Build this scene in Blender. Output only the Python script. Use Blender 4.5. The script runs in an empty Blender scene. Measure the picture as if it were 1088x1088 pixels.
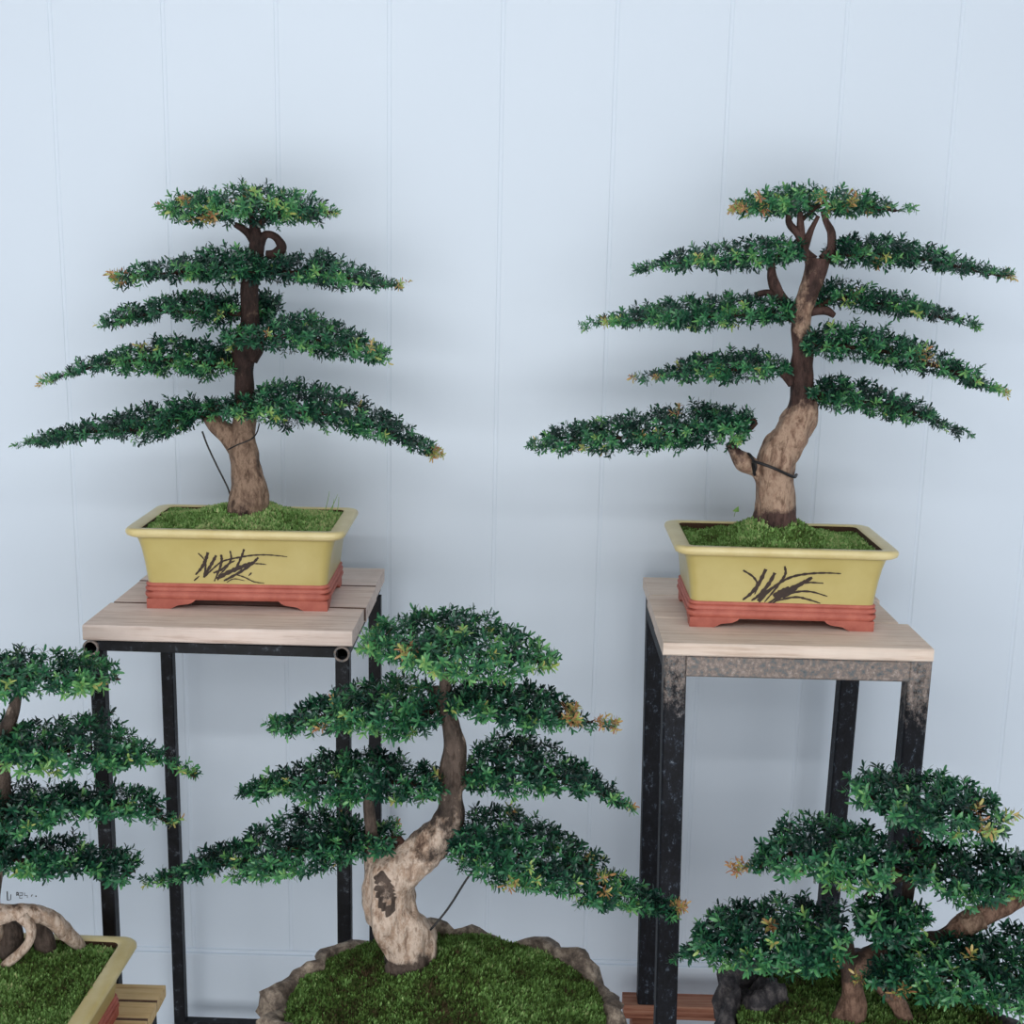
import bpy, math, random
import numpy as np
from mathutils import Vector, noise

random.seed(11)
rng = np.random.default_rng(11)
scn = bpy.context.scene
COL = scn.collection

# ------------------------------------------------------------------ camera
F, PITCH, ROLL, YAW, CAMZ = 1300.0, 0.1975, 0.0208, 0.0135, 1.62
WALL_Y = 2.35

def cam_axes():
    right = np.array([math.cos(YAW), math.sin(YAW), 0.0])
    fwd = np.array([-math.sin(YAW), math.cos(YAW), 0.0])
    up = np.array([0, 0, 1.0])
    f2 = fwd * math.cos(PITCH) - up * math.sin(PITCH)
    u2 = up * math.cos(PITCH) + fwd * math.sin(PITCH)
    r3 = right * math.cos(ROLL) + u2 * math.sin(ROLL)
    u3 = u2 * math.cos(ROLL) - right * math.sin(ROLL)
    return r3, f2, u3

CR, CF, CU = cam_axes()

def at(u, v, Y):
    """the point at distance Y from the camera's wall-parallel plane that the photo shows at (u, v)"""
    d = CF * F + CR * (u - 544) + CU * (544 - v)
    p = d * (Y / d[1])
    return np.array([p[0], p[1], p[2] + CAMZ])

cam = bpy.data.cameras.new('camera')
cam.sensor_width = 36.0
cam.lens = 36.0 * F / 1088.0
cam.clip_start = 0.01
co = bpy.data.objects.new('camera', cam)
COL.objects.link(co)
from mathutils import Matrix
M = Matrix(((CR[0], CU[0], -CF[0], 0), (CR[1], CU[1], -CF[1], 0), (CR[2], CU[2], -CF[2], CAMZ), (0, 0, 0, 1)))
co.matrix_world = M
scn.camera = co

# ------------------------------------------------------------------ materials
def srgb(r, g, b):
    f = lambda c: (c / 255) / 12.92 if c <= 10 else ((c / 255 + 0.055) / 1.055) ** 2.4
    return (f(r), f(g), f(b), 1.0)

class NT:
    def __init__(s, name):
        s.m = bpy.data.materials.new(name)
        s.m.use_nodes = True
        s.t = s.m.node_tree
        s.t.nodes.clear()
        s.out = s.n('ShaderNodeOutputMaterial')
        s.b = s.n('ShaderNodeBsdfPrincipled')
        s.l(s.b.outputs[0], s.out.inputs[0])
    def n(s, typ, **kw):
        nd = s.t.nodes.new(typ)
        for k, v in kw.items():
            setattr(nd, k, v)
        return nd
    def l(s, a, b):
        s.t.links.new(a, b)
    def coord(s, scale=(1, 1, 1), kind='Object'):
        tc = s.n('ShaderNodeTexCoord')
        mp = s.n('ShaderNodeMapping')
        mp.inputs['Scale'].default_value = scale
        s.l(tc.outputs[kind], mp.inputs['Vector'])
        return mp.outputs[0]
    def noise(s, vec, scale, detail=4, rough=0.6):
        nd = s.n('ShaderNodeTexNoise')
        nd.inputs['Scale'].default_value = scale
        nd.inputs['Detail'].default_value = detail
        nd.inputs['Roughness'].default_value = rough
        s.l(vec, nd.inputs['Vector'])
        return nd.outputs['Fac']
    def ramp(s, fac, stops):
        r = s.n('ShaderNodeValToRGB')
        e = r.color_ramp.elements
        while len(e) < len(stops):
            e.new(0.5)
        for el, (p, c) in zip(e, stops):
            el.position = p
            el.color = c if len(c) == 4 else (*c, 1)
        s.l(fac, r.inputs[0])
        return r.outputs[0]
    def mix(s, fac, a, b):
        m = s.n('ShaderNodeMix', data_type='RGBA')
        for sock, v in ((m.inputs[0], fac), (m.inputs[6], a), (m.inputs[7], b)):
            if hasattr(v, 'links') or hasattr(v, 'is_linked'):
                s.l(v, sock)
            else:
                sock.default_value = v
        return m.outputs[2]
    def math(s, op, a, b=None):
        m = s.n('ShaderNodeMath', operation=op)
        for i, v in enumerate((a, b)):
            if v is None:
                continue
            if hasattr(v, 'is_linked'):
                s.l(v, m.inputs[i])
            else:
                m.inputs[i].default_value = v
        return m.outputs[0]
    def attr(s, name):
        a = s.n('ShaderNodeAttribute', attribute_name=name)
        return a.outputs['Fac']
    def bump(s, h, strength=0.3, dist=0.002):
        b = s.n('ShaderNodeBump')
        b.inputs['Strength'].default_value = strength
        b.inputs['Distance'].default_value = dist
        s.l(h, b.inputs['Height'])
        s.l(b.outputs[0], s.b.inputs['Normal'])
    def color(s, c):
        if hasattr(c, 'is_linked'):
            s.l(c, s.b.inputs['Base Color'])
        else:
            s.b.inputs['Base Color'].default_value = c
    def rough(s, v):
        s.b.inputs['Roughness'].default_value = v
    def spec(s, v):
        s.b.inputs['Specular IOR Level'].default_value = v

def mat_wall():
    m = NT('white_pvc')
    v = m.coord((1, 1, 1))
    f = m.noise(v, 1.3, 3)
    m.color(m.ramp(f, [(0.3, (0.665, 0.755, 0.86)), (0.7, (0.685, 0.775, 0.88))]))
    m.rough(0.45); m.spec(0.3)
    return m.m

def mat_floor():
    m = NT('grey_concrete')
    v = m.coord()
    f = m.noise(v, 4, 6)
    m.color(m.ramp(f, [(0.3, (0.56, 0.57, 0.58)), (0.7, (0.66, 0.67, 0.68))]))
    m.rough(0.8)
    return m.m

def mat_wood(name, c1, c2, c3, seed=0.0):
    m = NT(name)
    v = m.coord((4.0, 70, 70))
    oi = m.n('ShaderNodeObjectInfo')
    add = m.n('ShaderNodeVectorMath', operation='ADD')
    sc = m.n('ShaderNodeVectorMath', operation='SCALE')
    cmb = m.n('ShaderNodeCombineXYZ')
    m.l(oi.outputs['Random'], cmb.inputs[0]); m.l(oi.outputs['Random'], cmb.inputs[1])
    sc.inputs['Scale'].default_value = 37.0
    m.l(cmb.outputs[0], sc.inputs[0])
    m.l(v, add.inputs[0]); m.l(sc.outputs[0], add.inputs[1])
    f = m.noise(add.outputs[0], 1.6, 6, 0.65)
    f2 = m.noise(m.coord((1.2, 1.2, 1.2)), 9, 3)
    base = m.ramp(f, [(0.28, c3), (0.46, c2), (0.72, c1)])
    tone = m.ramp(f2, [(0.35, (0.83, 0.83, 0.83)), (0.65, (1, 1, 1))])
    mu = m.n('ShaderNodeMix', data_type='RGBA', blend_type='MULTIPLY')
    mu.inputs[0].default_value = 0.8
    m.l(base, mu.inputs[6]); m.l(tone, mu.inputs[7])
    m.color(mu.outputs[2])
    m.bump(f, 0.35, 0.0015)
    m.rough(0.75); m.spec(0.25)
    return m.m

def mat_steel():
    m = NT('black_painted_steel')
    v = m.coord()
    f = m.noise(v, 55, 5, 0.7)
    m.color(m.ramp(f, [(0.35, (0.003, 0.0035, 0.005)), (0.58, (0.009, 0.010, 0.014)), (0.66, (0.05, 0.06, 0.075)), (0.76, (0.26, 0.28, 0.30))]))
    m.rough(0.5); m.spec(0.25)
    m.bump(f, 0.3, 0.001)
    return m.m

def mat_rusty():
    # black paint worn to grey and rust; wear concentrated towards the top rail
    m = NT('worn_rusty_steel')
    v = m.coord()
    f = m.noise(v, 120, 6, 0.78)
    f2 = m.noise(m.coord((1, 1, 0.6)), 100, 6, 0.8)
    wear = m.attr('wear')
    dark = m.ramp(f2, [(0.35, (0.004, 0.0045, 0.007)), (0.56, (0.010, 0.012, 0.018)), (0.62, (0.045, 0.062, 0.09)), (0.74, (0.34, 0.38, 0.43))])
    rust = m.ramp(f, [(0.26, (0.05, 0.065, 0.08)), (0.42, (0.15, 0.165, 0.175)), (0.50, (0.22, 0.175, 0.155)), (0.60, (0.32, 0.27, 0.245)), (0.74, (0.50, 0.46, 0.43))])
    k = m.math('ADD', wear, m.math('MULTIPLY', m.math('SUBTRACT', f2, 0.5), 1.6))
    fac = m.ramp(k, [(0.35, (0, 0, 0)), (0.65, (1, 1, 1))])
    m.color(m.mix(fac, dark, rust))
    m.rough(0.6); m.spec(0.25)
    m.bump(f, 0.4, 0.001)
    return m.m

def mat_glaze():
    m = NT('yellow_glaze')
    v = m.coord()
    f = m.noise(v, 16, 4)
    m.color(m.ramp(f, [(0.3, srgb(180, 164, 101)), (0.7, srgb(190, 176, 115))]))
    m.rough(0.28); m.spec(0.5)
    return m.m

def mat_rimglaze():
    m = NT('pale_yellow_glaze')
    v = m.coord()
    f = m.noise(v, 22, 5)
    m.color(m.ramp(f, [(0.3, srgb(202, 184, 126)), (0.7, srgb(216, 202, 152))]))
    m.rough(0.3); m.spec(0.5)
    return m.m

def mat_terracotta():
    m = NT('terracotta')
    f = m.noise(m.coord(), 40, 5)
    m.color(m.ramp(f, [(0.3, srgb(164, 84, 70)), (0.7, srgb(188, 108, 92))]))
    m.rough(0.6); m.bump(f, 0.15, 0.001)
    return m.m

def mat_plain(name, c, rough=0.6, spec=0.4):
    m = NT(name)
    f = m.noise(m.coord(), 60, 3)
    d = tuple(x * 0.75 for x in c[:3]) + (1,)
    m.color(m.ramp(f, [(0.35, d), (0.65, c)]))
    m.rough(rough); m.spec(spec)
    return m.m

def mat_leaf():
    m = NT('yew_leaf')
    t = m.attr('tint')
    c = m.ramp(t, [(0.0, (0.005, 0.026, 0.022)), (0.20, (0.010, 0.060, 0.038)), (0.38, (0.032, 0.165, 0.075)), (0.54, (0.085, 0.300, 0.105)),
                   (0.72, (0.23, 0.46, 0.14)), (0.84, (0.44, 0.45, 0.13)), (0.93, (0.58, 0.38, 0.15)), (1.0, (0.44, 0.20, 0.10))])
    m.color(c)
    m.rough(0.32); m.spec(0.55)
    # a little light through the blades
    tr = m.n('ShaderNodeBsdfTranslucent')
    m.l(c, tr.inputs[0])
    mx = m.n('ShaderNodeMixShader')
    mx.inputs[0].default_value = 0.18
    m.l(m.b.outputs[0], mx.inputs[1]); m.l(tr.outputs[0], mx.inputs[2])
    m.l(mx.outputs[0], m.out.inputs[0])
    return m.m

def mat_moss():
    m = NT('moss')
    t = m.attr('tint')
    c = m.ramp(t, [(0.0, (0.070, 0.048, 0.026)), (0.2, (0.060, 0.085, 0.026)), (0.42, (0.100, 0.180, 0.040)), (0.62, (0.17, 0.32, 0.09)), (0.82, (0.28, 0.48, 0.16)), (1.0, (0.46, 0.52, 0.24))])
    m.color(c)
    m.rough(0.8); m.spec(0.15)
    return m.m

def mat_bark(name, pale, mid, dark, rough_dark):
    m = NT(name)
    f = m.noise(m.coord((1, 1, 0.55)), 34, 8, 0.70)
    f3 = m.noise(m.coord((1, 1, 0.30)), 120, 5, 0.65)
    f2 = m.noise(m.coord((1, 1, 0.8)), 22, 6, 0.68)
    k = m.attr('pale')
    light = m.ramp(f, [(0.32, dark), (0.41, mid), (0.50, pale), (0.60, mid), (0.68, pale)])
    brown = m.ramp(f, [(0.36, tuple(c * 0.25 for c in rough_dark[:3]) + (1,)), (0.60, rough_dark)])
    kk = m.math('ADD', k, m.math('MULTIPLY', m.math('SUBTRACT', f2, 0.5), 1.9))
    fac = m.ramp(kk, [(0.36, (0, 0, 0)), (0.60, (1, 1, 1))])
    base = m.mix(fac, brown, light)
    fis = m.ramp(f3, [(0.38, (0.40, 0.35, 0.32)), (0.47, (1, 1, 1))])
    mu = m.n('ShaderNodeMix', data_type='RGBA', blend_type='MULTIPLY')
    mu.inputs[0].default_value = 0.7
    m.l(base, mu.inputs[6]); m.l(fis, mu.inputs[7])
    m.color(mu.outputs[2])
    m.rough(0.68); m.spec(0.3)
    m.bump(m.math('ADD', f, m.math('MULTIPLY', f3, 0.6)), 1.0, 0.007)
    return m.m

def mat_rock(name, a, b, c):
    m = NT(name)
    f = m.noise(m.coord(), 45, 8, 0.72)
    f2 = m.noise(m.coord(), 12, 4)
    col = m.ramp(f, [(0.30, a), (0.48, b), (0.68, c)])
    t = m.ramp(f2, [(0.3, (0.6, 0.6, 0.62)), (0.65, (1, 1, 1))])
    mu = m.n('ShaderNodeMix', data_type='RGBA', blend_type='MULTIPLY')
    mu.inputs[0].default_value = 1
    m.l(col, mu.inputs[6]); m.l(t, mu.inputs[7])
    m.color(mu.outputs[2])
    m.rough(0.7); m.spec(0.3)
    m.bump(f, 0.9, 0.004)
    return m.m

MW, MFL = mat_wall(), mat_floor()
MWOOD = mat_wood('weathered_pine', srgb(232, 218, 210), srgb(222, 204, 194), srgb(186, 160, 146))
MWOOD2 = mat_wood('pale_pine', srgb(234, 220, 208), srgb(226, 208, 194), srgb(198, 174, 156))
MBENCH = mat_wood('yellow_pine', srgb(232, 206, 160), srgb(216, 186, 136), srgb(180, 140, 92))
MRED = mat_wood('red_brown_timber', srgb(190, 146, 122), srgb(158, 106, 86), srgb(100, 56, 44))
MSTEEL, MRUST = mat_steel(), mat_rusty()
MGL, MRIM, MTER = mat_glaze(), mat_rimglaze(), mat_terracotta()
MINK = mat_plain('dark_brown_brushwork', (0.035, 0.018, 0.012, 1), 0.4)
MWIRE = mat_plain('black_wire', (0.012, 0.012, 0.014, 1), 0.45)
MLEAF, MMOSS = mat_leaf(), mat_moss()
MSOIL = mat_plain('brown_soil', (0.06, 0.03, 0.015, 1), 0.9)
MTWIG = mat_plain('dark_twig', (0.045, 0.022, 0.016, 1), 0.8, 0.2)
MSEAMSHADE = mat_plain('painted_seam_shade', (0.15, 0.10, 0.08, 1), 0.9, 0.1)  # dark tone standing in for shade in the gaps between boards
MRES = mat_plain('rust_inside', (0.10, 0.045, 0.03, 1), 0.9)
BARK_A = mat_bark('bark_brown', srgb(150, 126, 108), srgb(108, 86, 72), srgb(48, 35, 30), (0.050, 0.026, 0.022, 1))
BARK_B = mat_bark('bark_tan', srgb(178, 152, 132), srgb(140, 112, 95), srgb(74, 52, 44), (0.10, 0.054, 0.046, 1))
BARK_C = mat_bark('bark_pale', srgb(208, 190, 175), srgb(170, 145, 126), srgb(84, 64, 54), (0.120, 0.088, 0.072, 1))
BARK_D = mat_bark('bark_dark_tan', srgb(140, 112, 96), srgb(96, 72, 60), srgb(46, 32, 26), (0.065, 0.042, 0.034, 1))
ROCK_C = mat_rock('weathered_clay_rock', srgb(48, 42, 40), srgb(128, 114, 102), srgb(212, 196, 176))
ROCK_D = mat_rock('dark_grey_rock', srgb(26, 26, 30), srgb(62, 60, 64), srgb(128, 122, 120))

# ------------------------------------------------------------------ mesh helpers
def link(name, me, m, parent=None):
    o = bpy.data.objects.new(name, me)
    COL.objects.link(o)
    if m is not None:
        me.materials.append(m)
    if parent is not None:
        o.parent = parent
    return o

class MB:
    """collects verts and faces of one mesh, in world coordinates; build() makes them local to the parent"""
    def __init__(s):
        s.v, s.f, s.a = [], [], []
    def add(s, vs, fs, a=0.0):
        o = len(s.v)
        s.v += [tuple(map(float, p)) for p in vs]
        s.f += [tuple(i + o for i in f) for f in fs]
        s.a += list(a) if hasattr(a, '__len__') else [a] * len(vs)
        return s
    def box(s, x0, x1, y0, y1, z0, z1, a=0.0):
        v = [(x, y, z) for z in (z0, z1) for y in (y0, y1) for x in (x0, x1)]
        return s.add(v, [(0, 2, 3, 1), (4, 5, 7, 6), (0, 1, 5, 4), (2, 6, 7, 3), (0, 4, 6, 2), (1, 3, 7, 5)], a)
    def rings(s, rings, cap0=True, cap1=True, attrs=None):
        n = len(rings[0]); o = len(s.v)
        for i, r in enumerate(rings):
            s.v += [tuple(map(float, p)) for p in r]
            s.a += [attrs[i] if attrs is not None else 0.0] * n
        for i in range(len(rings) - 1):
            for j in range(n):
                k = (j + 1) % n
                s.f.append((o + i * n + j, o + i * n + k, o + (i + 1) * n + k, o + (i + 1) * n + j))
        if cap0: s.f.append(tuple(o + j for j in reversed(range(n))))
        if cap1: s.f.append(tuple(o + (len(rings) - 1) * n + j for j in range(n)))
        return s
    def prism(s, poly, axis_a, axis_b, axis_n, origin, t):
        A, B, N, O = (np.array(x, float) for x in (axis_a, axis_b, axis_n, origin))
        p0 = [O + A * p[0] + B * p[1] for p in poly]
        p1 = [q + N * t for q in p0]
        n = len(poly)
        fs = [tuple(range(n)), tuple(reversed(range(n, 2 * n)))]
        fs += [(i, n + i, n + (i + 1) % n, (i + 1) % n) for i in range(n)]
        return s.add(p0 + p1, fs)
    def build(s, name, m, parent=None, smooth=False, attr=None, bevel=None):
        off = world_loc(parent) if parent is not None else np.zeros(3)
        me = bpy.data.meshes.new(name)
        me.from_pydata([tuple(np.array(p) - off) for p in s.v], [], s.f)
        me.update()
        import bmesh
        bm = bmesh.new(); bm.from_mesh(me)
        bmesh.ops.recalc_face_normals(bm, faces=bm.faces)
        bm.to_mesh(me); bm.free()
        if attr:
            at_ = me.attributes.new(attr, 'FLOAT', 'POINT')
            at_.data.foreach_set('value', np.array(s.a, np.float32))
        if smooth:
            me.polygons.foreach_set('use_smooth', [True] * len(me.polygons))
        o = link(name, me, m, parent)
        if bevel:
            md = o.modifiers.new('edge', 'BEVEL')
            md.width = bevel; md.segments = 2; md.limit_method = 'ANGLE'
        return o

def world_loc(o):
    p = np.zeros(3)
    while o is not None:
        p = p + np.array(o.location)
        o = o.parent
    return p

def thing(name, label, cat, loc, group=None):
    o = bpy.data.objects.new(name, None)
    o.empty_display_size = 0.05
    COL.objects.link(o)
    o.location = [float(c) for c in loc]
    o['label'] = label; o['category'] = cat
    if group: o['group'] = group
    return o

def catmull(pts, n):
    pts = np.array(pts, float)
    P = np.vstack([2 * pts[0] - pts[1], pts, 2 * pts[-1] - pts[-2]])
    out = []
    for i in range(1, len(P) - 2):
        for t in np.linspace(0, 1, n, endpoint=False):
            a, b, c, d = P[i - 1], P[i], P[i + 1], P[i + 2]
            out.append(0.5 * (2 * b + (c - a) * t + (2 * a - 5 * b + 4 * c - d) * t * t + (3 * b - a - 3 * c + d) * t ** 3))
    out.append(P[-2])
    return np.array(out)

def tube(mb, pts, n=18, sub=7, lump=0.0, freq=22.0, seed=0.0, attrs=None, flare=None):
    """pts: rows of x, y, z, radius"""
    data = [list(p) + ([attrs[i]] if attrs is not None else [0.0]) for i, p in enumerate(pts)]
    Q = catmull(data, sub) if len(pts) > 1 else np.array(data)
    C, Rr, Aa = Q[:, :3], np.maximum(Q[:, 3], 0.0003), Q[:, 4]
    T = np.gradient(C, axis=0)
    T /= np.linalg.norm(T, axis=1)[:, None] + 1e-12
    ref = np.array([0, 1.0, 0.13])
    rings = []
    for c, r, t in zip(C, Rr, T):
        a = np.cross(ref, t); a /= np.linalg.norm(a) + 1e-9
        b = np.cross(t, a)
        ring = []
        for j in range(n):
            th = 2 * math.pi * j / n
            d = a * math.cos(th) + b * math.sin(th)
            rr = r
            if lump:
                q = (c + d * r)
                nz = noise.noise(Vector((q[0] * freq + seed, q[1] * freq, q[2] * freq * 0.55)))
                nz2 = noise.noise(Vector((q[0] * freq * 3 + seed, q[1] * freq * 3, q[2] * freq * 1.1)))
                rr = r * (1 + lump * nz + 0.45 * lump * nz2)
            ring.append(c + d * rr)
        rings.append(ring)
    mb.rings(rings, True, True, Aa)
    return mb

# ------------------------------------------------------------------ room shell
def structure(o):
    o['kind'] = 'structure'
    return o

SP, X0 = 0.2068, -0.8932
xs = []
k0 = -9
prof = []
for k in range(k0, 24):
    xj = X0 + k * SP
    prof += [(xj - 0.0042, 0.0), (xj - 0.0030, 0.0011), (xj - 0.0006, 0.0014), (xj + 0.0022, 0.0012), (xj + 0.0042, 0.0)]
prof = [(-3.2, 0.0)] + prof + [(3.4, 0.0)]
prof = [p for p in prof if -3.2 <= p[0] <= 3.4]
wb = MB()
n = len(prof)
vs = [(x, WALL_Y + d, 0.0) for x, d in prof] + [(x, WALL_Y + d, 3.0) for x, d in prof]
wb.add(vs, [(i, i + 1, n + i + 1, n + i) for i in range(n - 1)])
wb.box(-3.2, 3.4, WALL_Y + 0.004, WALL_Y + 0.06, 0.0, 3.0)
wall = structure(wb.build('wall_back', MW))

ZB = CAMZ - 1.4366
bb = MB()
poly = [(0, 0), (0.010, 0), (0.010, ZB - 0.001), (0.0085, ZB + 0.001), (0.0040, ZB + 0.0015), (0.0040, ZB + 0.007), (0.0025, ZB + 0.0085), (0, ZB + 0.0085)]
bb.prism(poly, (0, -1, 0), (0, 0, 1), (1, 0, 0), (-3.2, WALL_Y, 0), 6.6)
structure(bb.build('baseboard_back', MW))

fb = MB(); fb.box(-3.2, 3.4, -2.2, WALL_Y + 0.06, -0.05, 0.0)
structure(fb.build('floor', MFL))

# small dark stamp on the wall panel, low at the left edge
st = MB()
def wall_mark(pts, w):
    P = [at(u, v, WALL_Y) for u, v in pts]
    for a, b in zip(P[:-1], P[1:]):
        d = b - a; L = np.linalg.norm(d) + 1e-9
        nrm = np.array([-d[2], 0, d[0]]) / L * w / 2
        q = [a - nrm, b - nrm, b + nrm, a + nrm]
        q = [np.array([p[0], WALL_Y - 0.0007, p[2]]) for p in q]
        st.add(q, [(0, 1, 2, 3)])
cs = lambda x, y: (x * 0.0919, 940 + y * 0.0919)
for pts, w in (([(85, 75), (88, 180)], 0.0022), ([(92, 178), (125, 170), (128, 110)], 0.0012), ([(190, 90), (210, 88), (212, 125)], 0.0022),
               ([(190, 92), (192, 125), (212, 105)], 0.0012), ([(225, 95), (262, 92), (260, 125), (228, 120), (228, 155), (262, 152)], 0.0011),
               ([(285, 92), (285, 125), (318, 122), (318, 150)], 0.0010), ([(362, 135), (375, 112)], 0.0016), ([(410, 130), (424, 132)], 0.0030)):
    wall_mark([cs(*p) for p in pts], w)
st.build('stamp_mark', MWIRE, wall)

# ------------------------------------------------------------------ plant stands
def wood_board(name, x0, x1, y0, y1, z0, z1, m, parent, rag=0.0015, seam_shade=False):
    """a sawn board, subdivided so that its edges are slightly ragged"""
    nx = max(6, int((x1 - x0) / 0.02))
    rings = []
    sd = random.random() * 50
    for i in range(nx + 1):
        x = x0 + (x1 - x0) * i / nx
        e = lambda q: rag * noise.noise(Vector((x * 18 + sd, q, 0)))
        c = 0.0026
        rings.append([(x, y0 + e(1), z0 + c), (x, y0 + c + e(2), z0), (x, y1 - c, z0), (x, y1 + e(3), z0 + c), (x, y1 + e(4), z1 - c),
                      (x, y1 - c, z1 + e(5) * 0.4), (x, y0 + c + e(6), z1 + e(7) * 0.4), (x, y0 + e(8), z1 - c + e(8) * .5)])
    b = MB(); b.rings(rings)
    o = b.build(name, m, parent)
    if seam_shade:                      # gap shade painted as dark colour along the board's front edge
        o.data.materials.append(MSEAMSHADE)
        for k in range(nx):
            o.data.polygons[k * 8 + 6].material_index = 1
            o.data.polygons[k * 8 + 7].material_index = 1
    return o

def tube_box(mb, p0, p1, w, d, attrs=(0, 0)):
    """upright or level square tube between two centres; w along x, d along y (upright) or z (level)"""
    p0, p1 = np.array(p0, float), np.array(p1, float)
    N = 14
    rings, aa = [], []
    t = p1 - p0
    if abs(t[2]) > max(abs(t[0]), abs(t[1])):
        a, b = np.array([1., 0, 0]), np.array([0, 1., 0])
    elif abs(t[0]) > abs(t[1]):
        a, b = np.array([0, 1., 0]), np.array([0, 0, 1.])
    else:
        a, b = np.array([1., 0, 0]), np.array([0, 0, 1.])
    c = 0.08
    sec = [(-.5, -.5 + c), (-.5 + c, -.5), (.5 - c, -.5), (.5, -.5 + c), (.5, .5 - c), (.5 - c, .5), (-.5 + c, .5), (-.5, .5 - c)]
    for i in range(N + 1):
        q = p0 + t * i / N
        rings.append([q + a * s * w + b * r * d for s, r in sec])
        aa.append(attrs[0] + (attrs[1] - attrs[0]) * i / N)
    mb.rings(rings, True, True, aa)
    return mb

LZ = CAMZ - 0.5765       # top of the left stand
TH = 0.0255
# left stand: three boards on a frame of black pipe
sl = thing('plant_stand', 'tall stand with wooden planks on thin black pipe legs, left of centre', 'plant stand', (-0.492, 2.085, 0), 'tall plant stands')
xa, xb = -0.710, -0.2765
for y0, y1, dx in ((1.874, 2.0110, 0.0), (2.0140, 2.1580, 0.003), (2.1610, 2.297, 0.001)):
    wood_board('plank', xa + dx, xb + dx, y0, y1, LZ - TH, LZ, MWOOD, sl, seam_shade=y0 > 1.9)
R0 = 0.0128
legz = LZ - TH - 0.013
xl, xr = -0.6965, -0.2955
yf, ybk = 1.9015, 2.262
for x, y in ((xl, yf), (xr, yf), (xl + 0.004, ybk), (xr + 0.006, ybk)):
    b = MB(); tube_box(b, (x, y, 0.0), (x, y, legz - 0.008), 0.023, 0.023)
    b.build('leg', MSTEEL, sl)
# side pipes with open ends facing forward
for x in (xl - 0.003, xr + 0.0015):
    b = MB()
    nn = 20
    def circ(r, y): return [(x + r * math.cos(2 * math.pi * j / nn), y, legz + r * math.sin(2 * math.pi * j / nn)) for j in range(nn)]
    b.rings([circ(0.0098, 1.95), circ(0.0098, 1.8775), circ(R0, 1.8770), circ(R0, 2.285)], True, True)
    sp_ = b.build('side_pipe', MSTEEL, sl)
    b = MB(); b.rings([circ(0.0097, 1.8790), circ(0.0099, 1.8762), circ(R0 + .0002, 1.8762), circ(R0 + .0003, 1.8800)], False, False); b.a = [.9] * len(b.v)
    b.build('open_end', MRUST, sp_, attr='wear')
b = MB(); tube_box(b, (xl + 0.006, yf - 0.012, legz + 0.003), (xr - 0.006, yf - 0.012, legz + 0.001), 0.017, 0.018); b.build('front_rail', MSTEEL, sl)
b = MB(); tube_box(b, (xl + 0.006, ybk, legz), (xr - 0.006, ybk, legz), 0.017, 0.018); b.build('back_rail', MSTEEL, sl)
zlow = at(235, 1089, ybk)[2]
b = MB(); tube_box(b, (xl + 0.006, ybk, zlow), (xr - 0.006, ybk, zlow - 0.002), 0.022, 0.022); b.build('lower_rail', MSTEEL, sl)

# right stand: two boards on worn square tube
RZ = CAMZ - 0.5801
sr = thing('plant_stand', 'tall stand with pale wooden top on thick worn square steel legs, right of centre', 'plant stand', (0.4375, 2.082, 0), 'tall plant stands')
ra, rb = 0.2195, 0.648
tr_ = 0.021
for y0, y1, d0, d1 in ((1.868, 2.012, 0.0, 0.0), (2.0145, 2.156, 0.001, -0.014), (2.1585, 2.293, 0.005, -0.006)):
    wood_board('plank', ra + d0, rb + d1, y0, y1, RZ - tr_, RZ, MWOOD2, sr, 0.0012)
TW = 0.036
PALZ = CAMZ - 1.445
rz1 = RZ - tr_ - 0.0008
y1f, y1b = 1.893, 2.235
lx0, lx1 = ra + 0.0215, 0.632
for x, y, dx, dy, wtop, wbot in ((lx0, y1f, 0.018, 0, 0.62, -0.15), (lx1, y1f, -0.004, 0, 0.70, -0.1), (lx0 + 0.004, y1b, 0.016, 0, 0.0, -0.2), (lx1 - 0.014, y1b, -0.008, 0, 0.0, -0.3)):
    b = MB(); tube_box(b, (x + dx, y + dy, PALZ), (x, y, rz1), TW, TW, (wbot, wtop))
    # wear falls off quickly below the top rail
    b.a = [max(-0.3, wbot + (wtop - wbot) * max(0.0, 1 - max(0.0, rz1 - p[2] - 0.02) / 0.16) ** 0.8) for p in b.v]
    b.build('leg', MRUST, sr, attr='wear')
for nm, y, w in (('front_rail', y1f, 0.95), ('back_rail', y1b, 0.2)):
    b = MB(); tube_box(b, (lx0 + TW / 2, y, rz1 - TW / 2), (lx1 - TW / 2, y, rz1 - TW / 2), TW * 0.98, TW, (w, w)); b.build(nm, MRUST, sr, attr='wear')
for x in (lx0, lx1):
    b = MB(); tube_box(b, (x, y1f + TW / 2, rz1 - TW / 2), (x, y1b - TW / 2, rz1 - TW / 2), TW * .9, TW, (0.2, 0.1)); b.build('side_rail', MRUST, sr, attr='wear')

# low timber pallet under the right stand
pl = thing('wooden_pallet', 'low reddish brown wooden pallet on the floor carrying the square steel stand', 'pallet', (0.44, 2.06, 0))
pz = PALZ
for y0, y1 in ((1.855, 1.955), (2.212, 2.262)):
    wood_board('board', 0.215, 0.70, y0, y1, pz - 0.03, pz, MRED, pl, 0.001)
for x in (0.232, 0.60):
    b = MB(); b.box(x, x + 0.05, 1.86, 2.26, 0.0, pz - 0.0302); b.build('bearer', MRED, pl, bevel=0.002)

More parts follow.
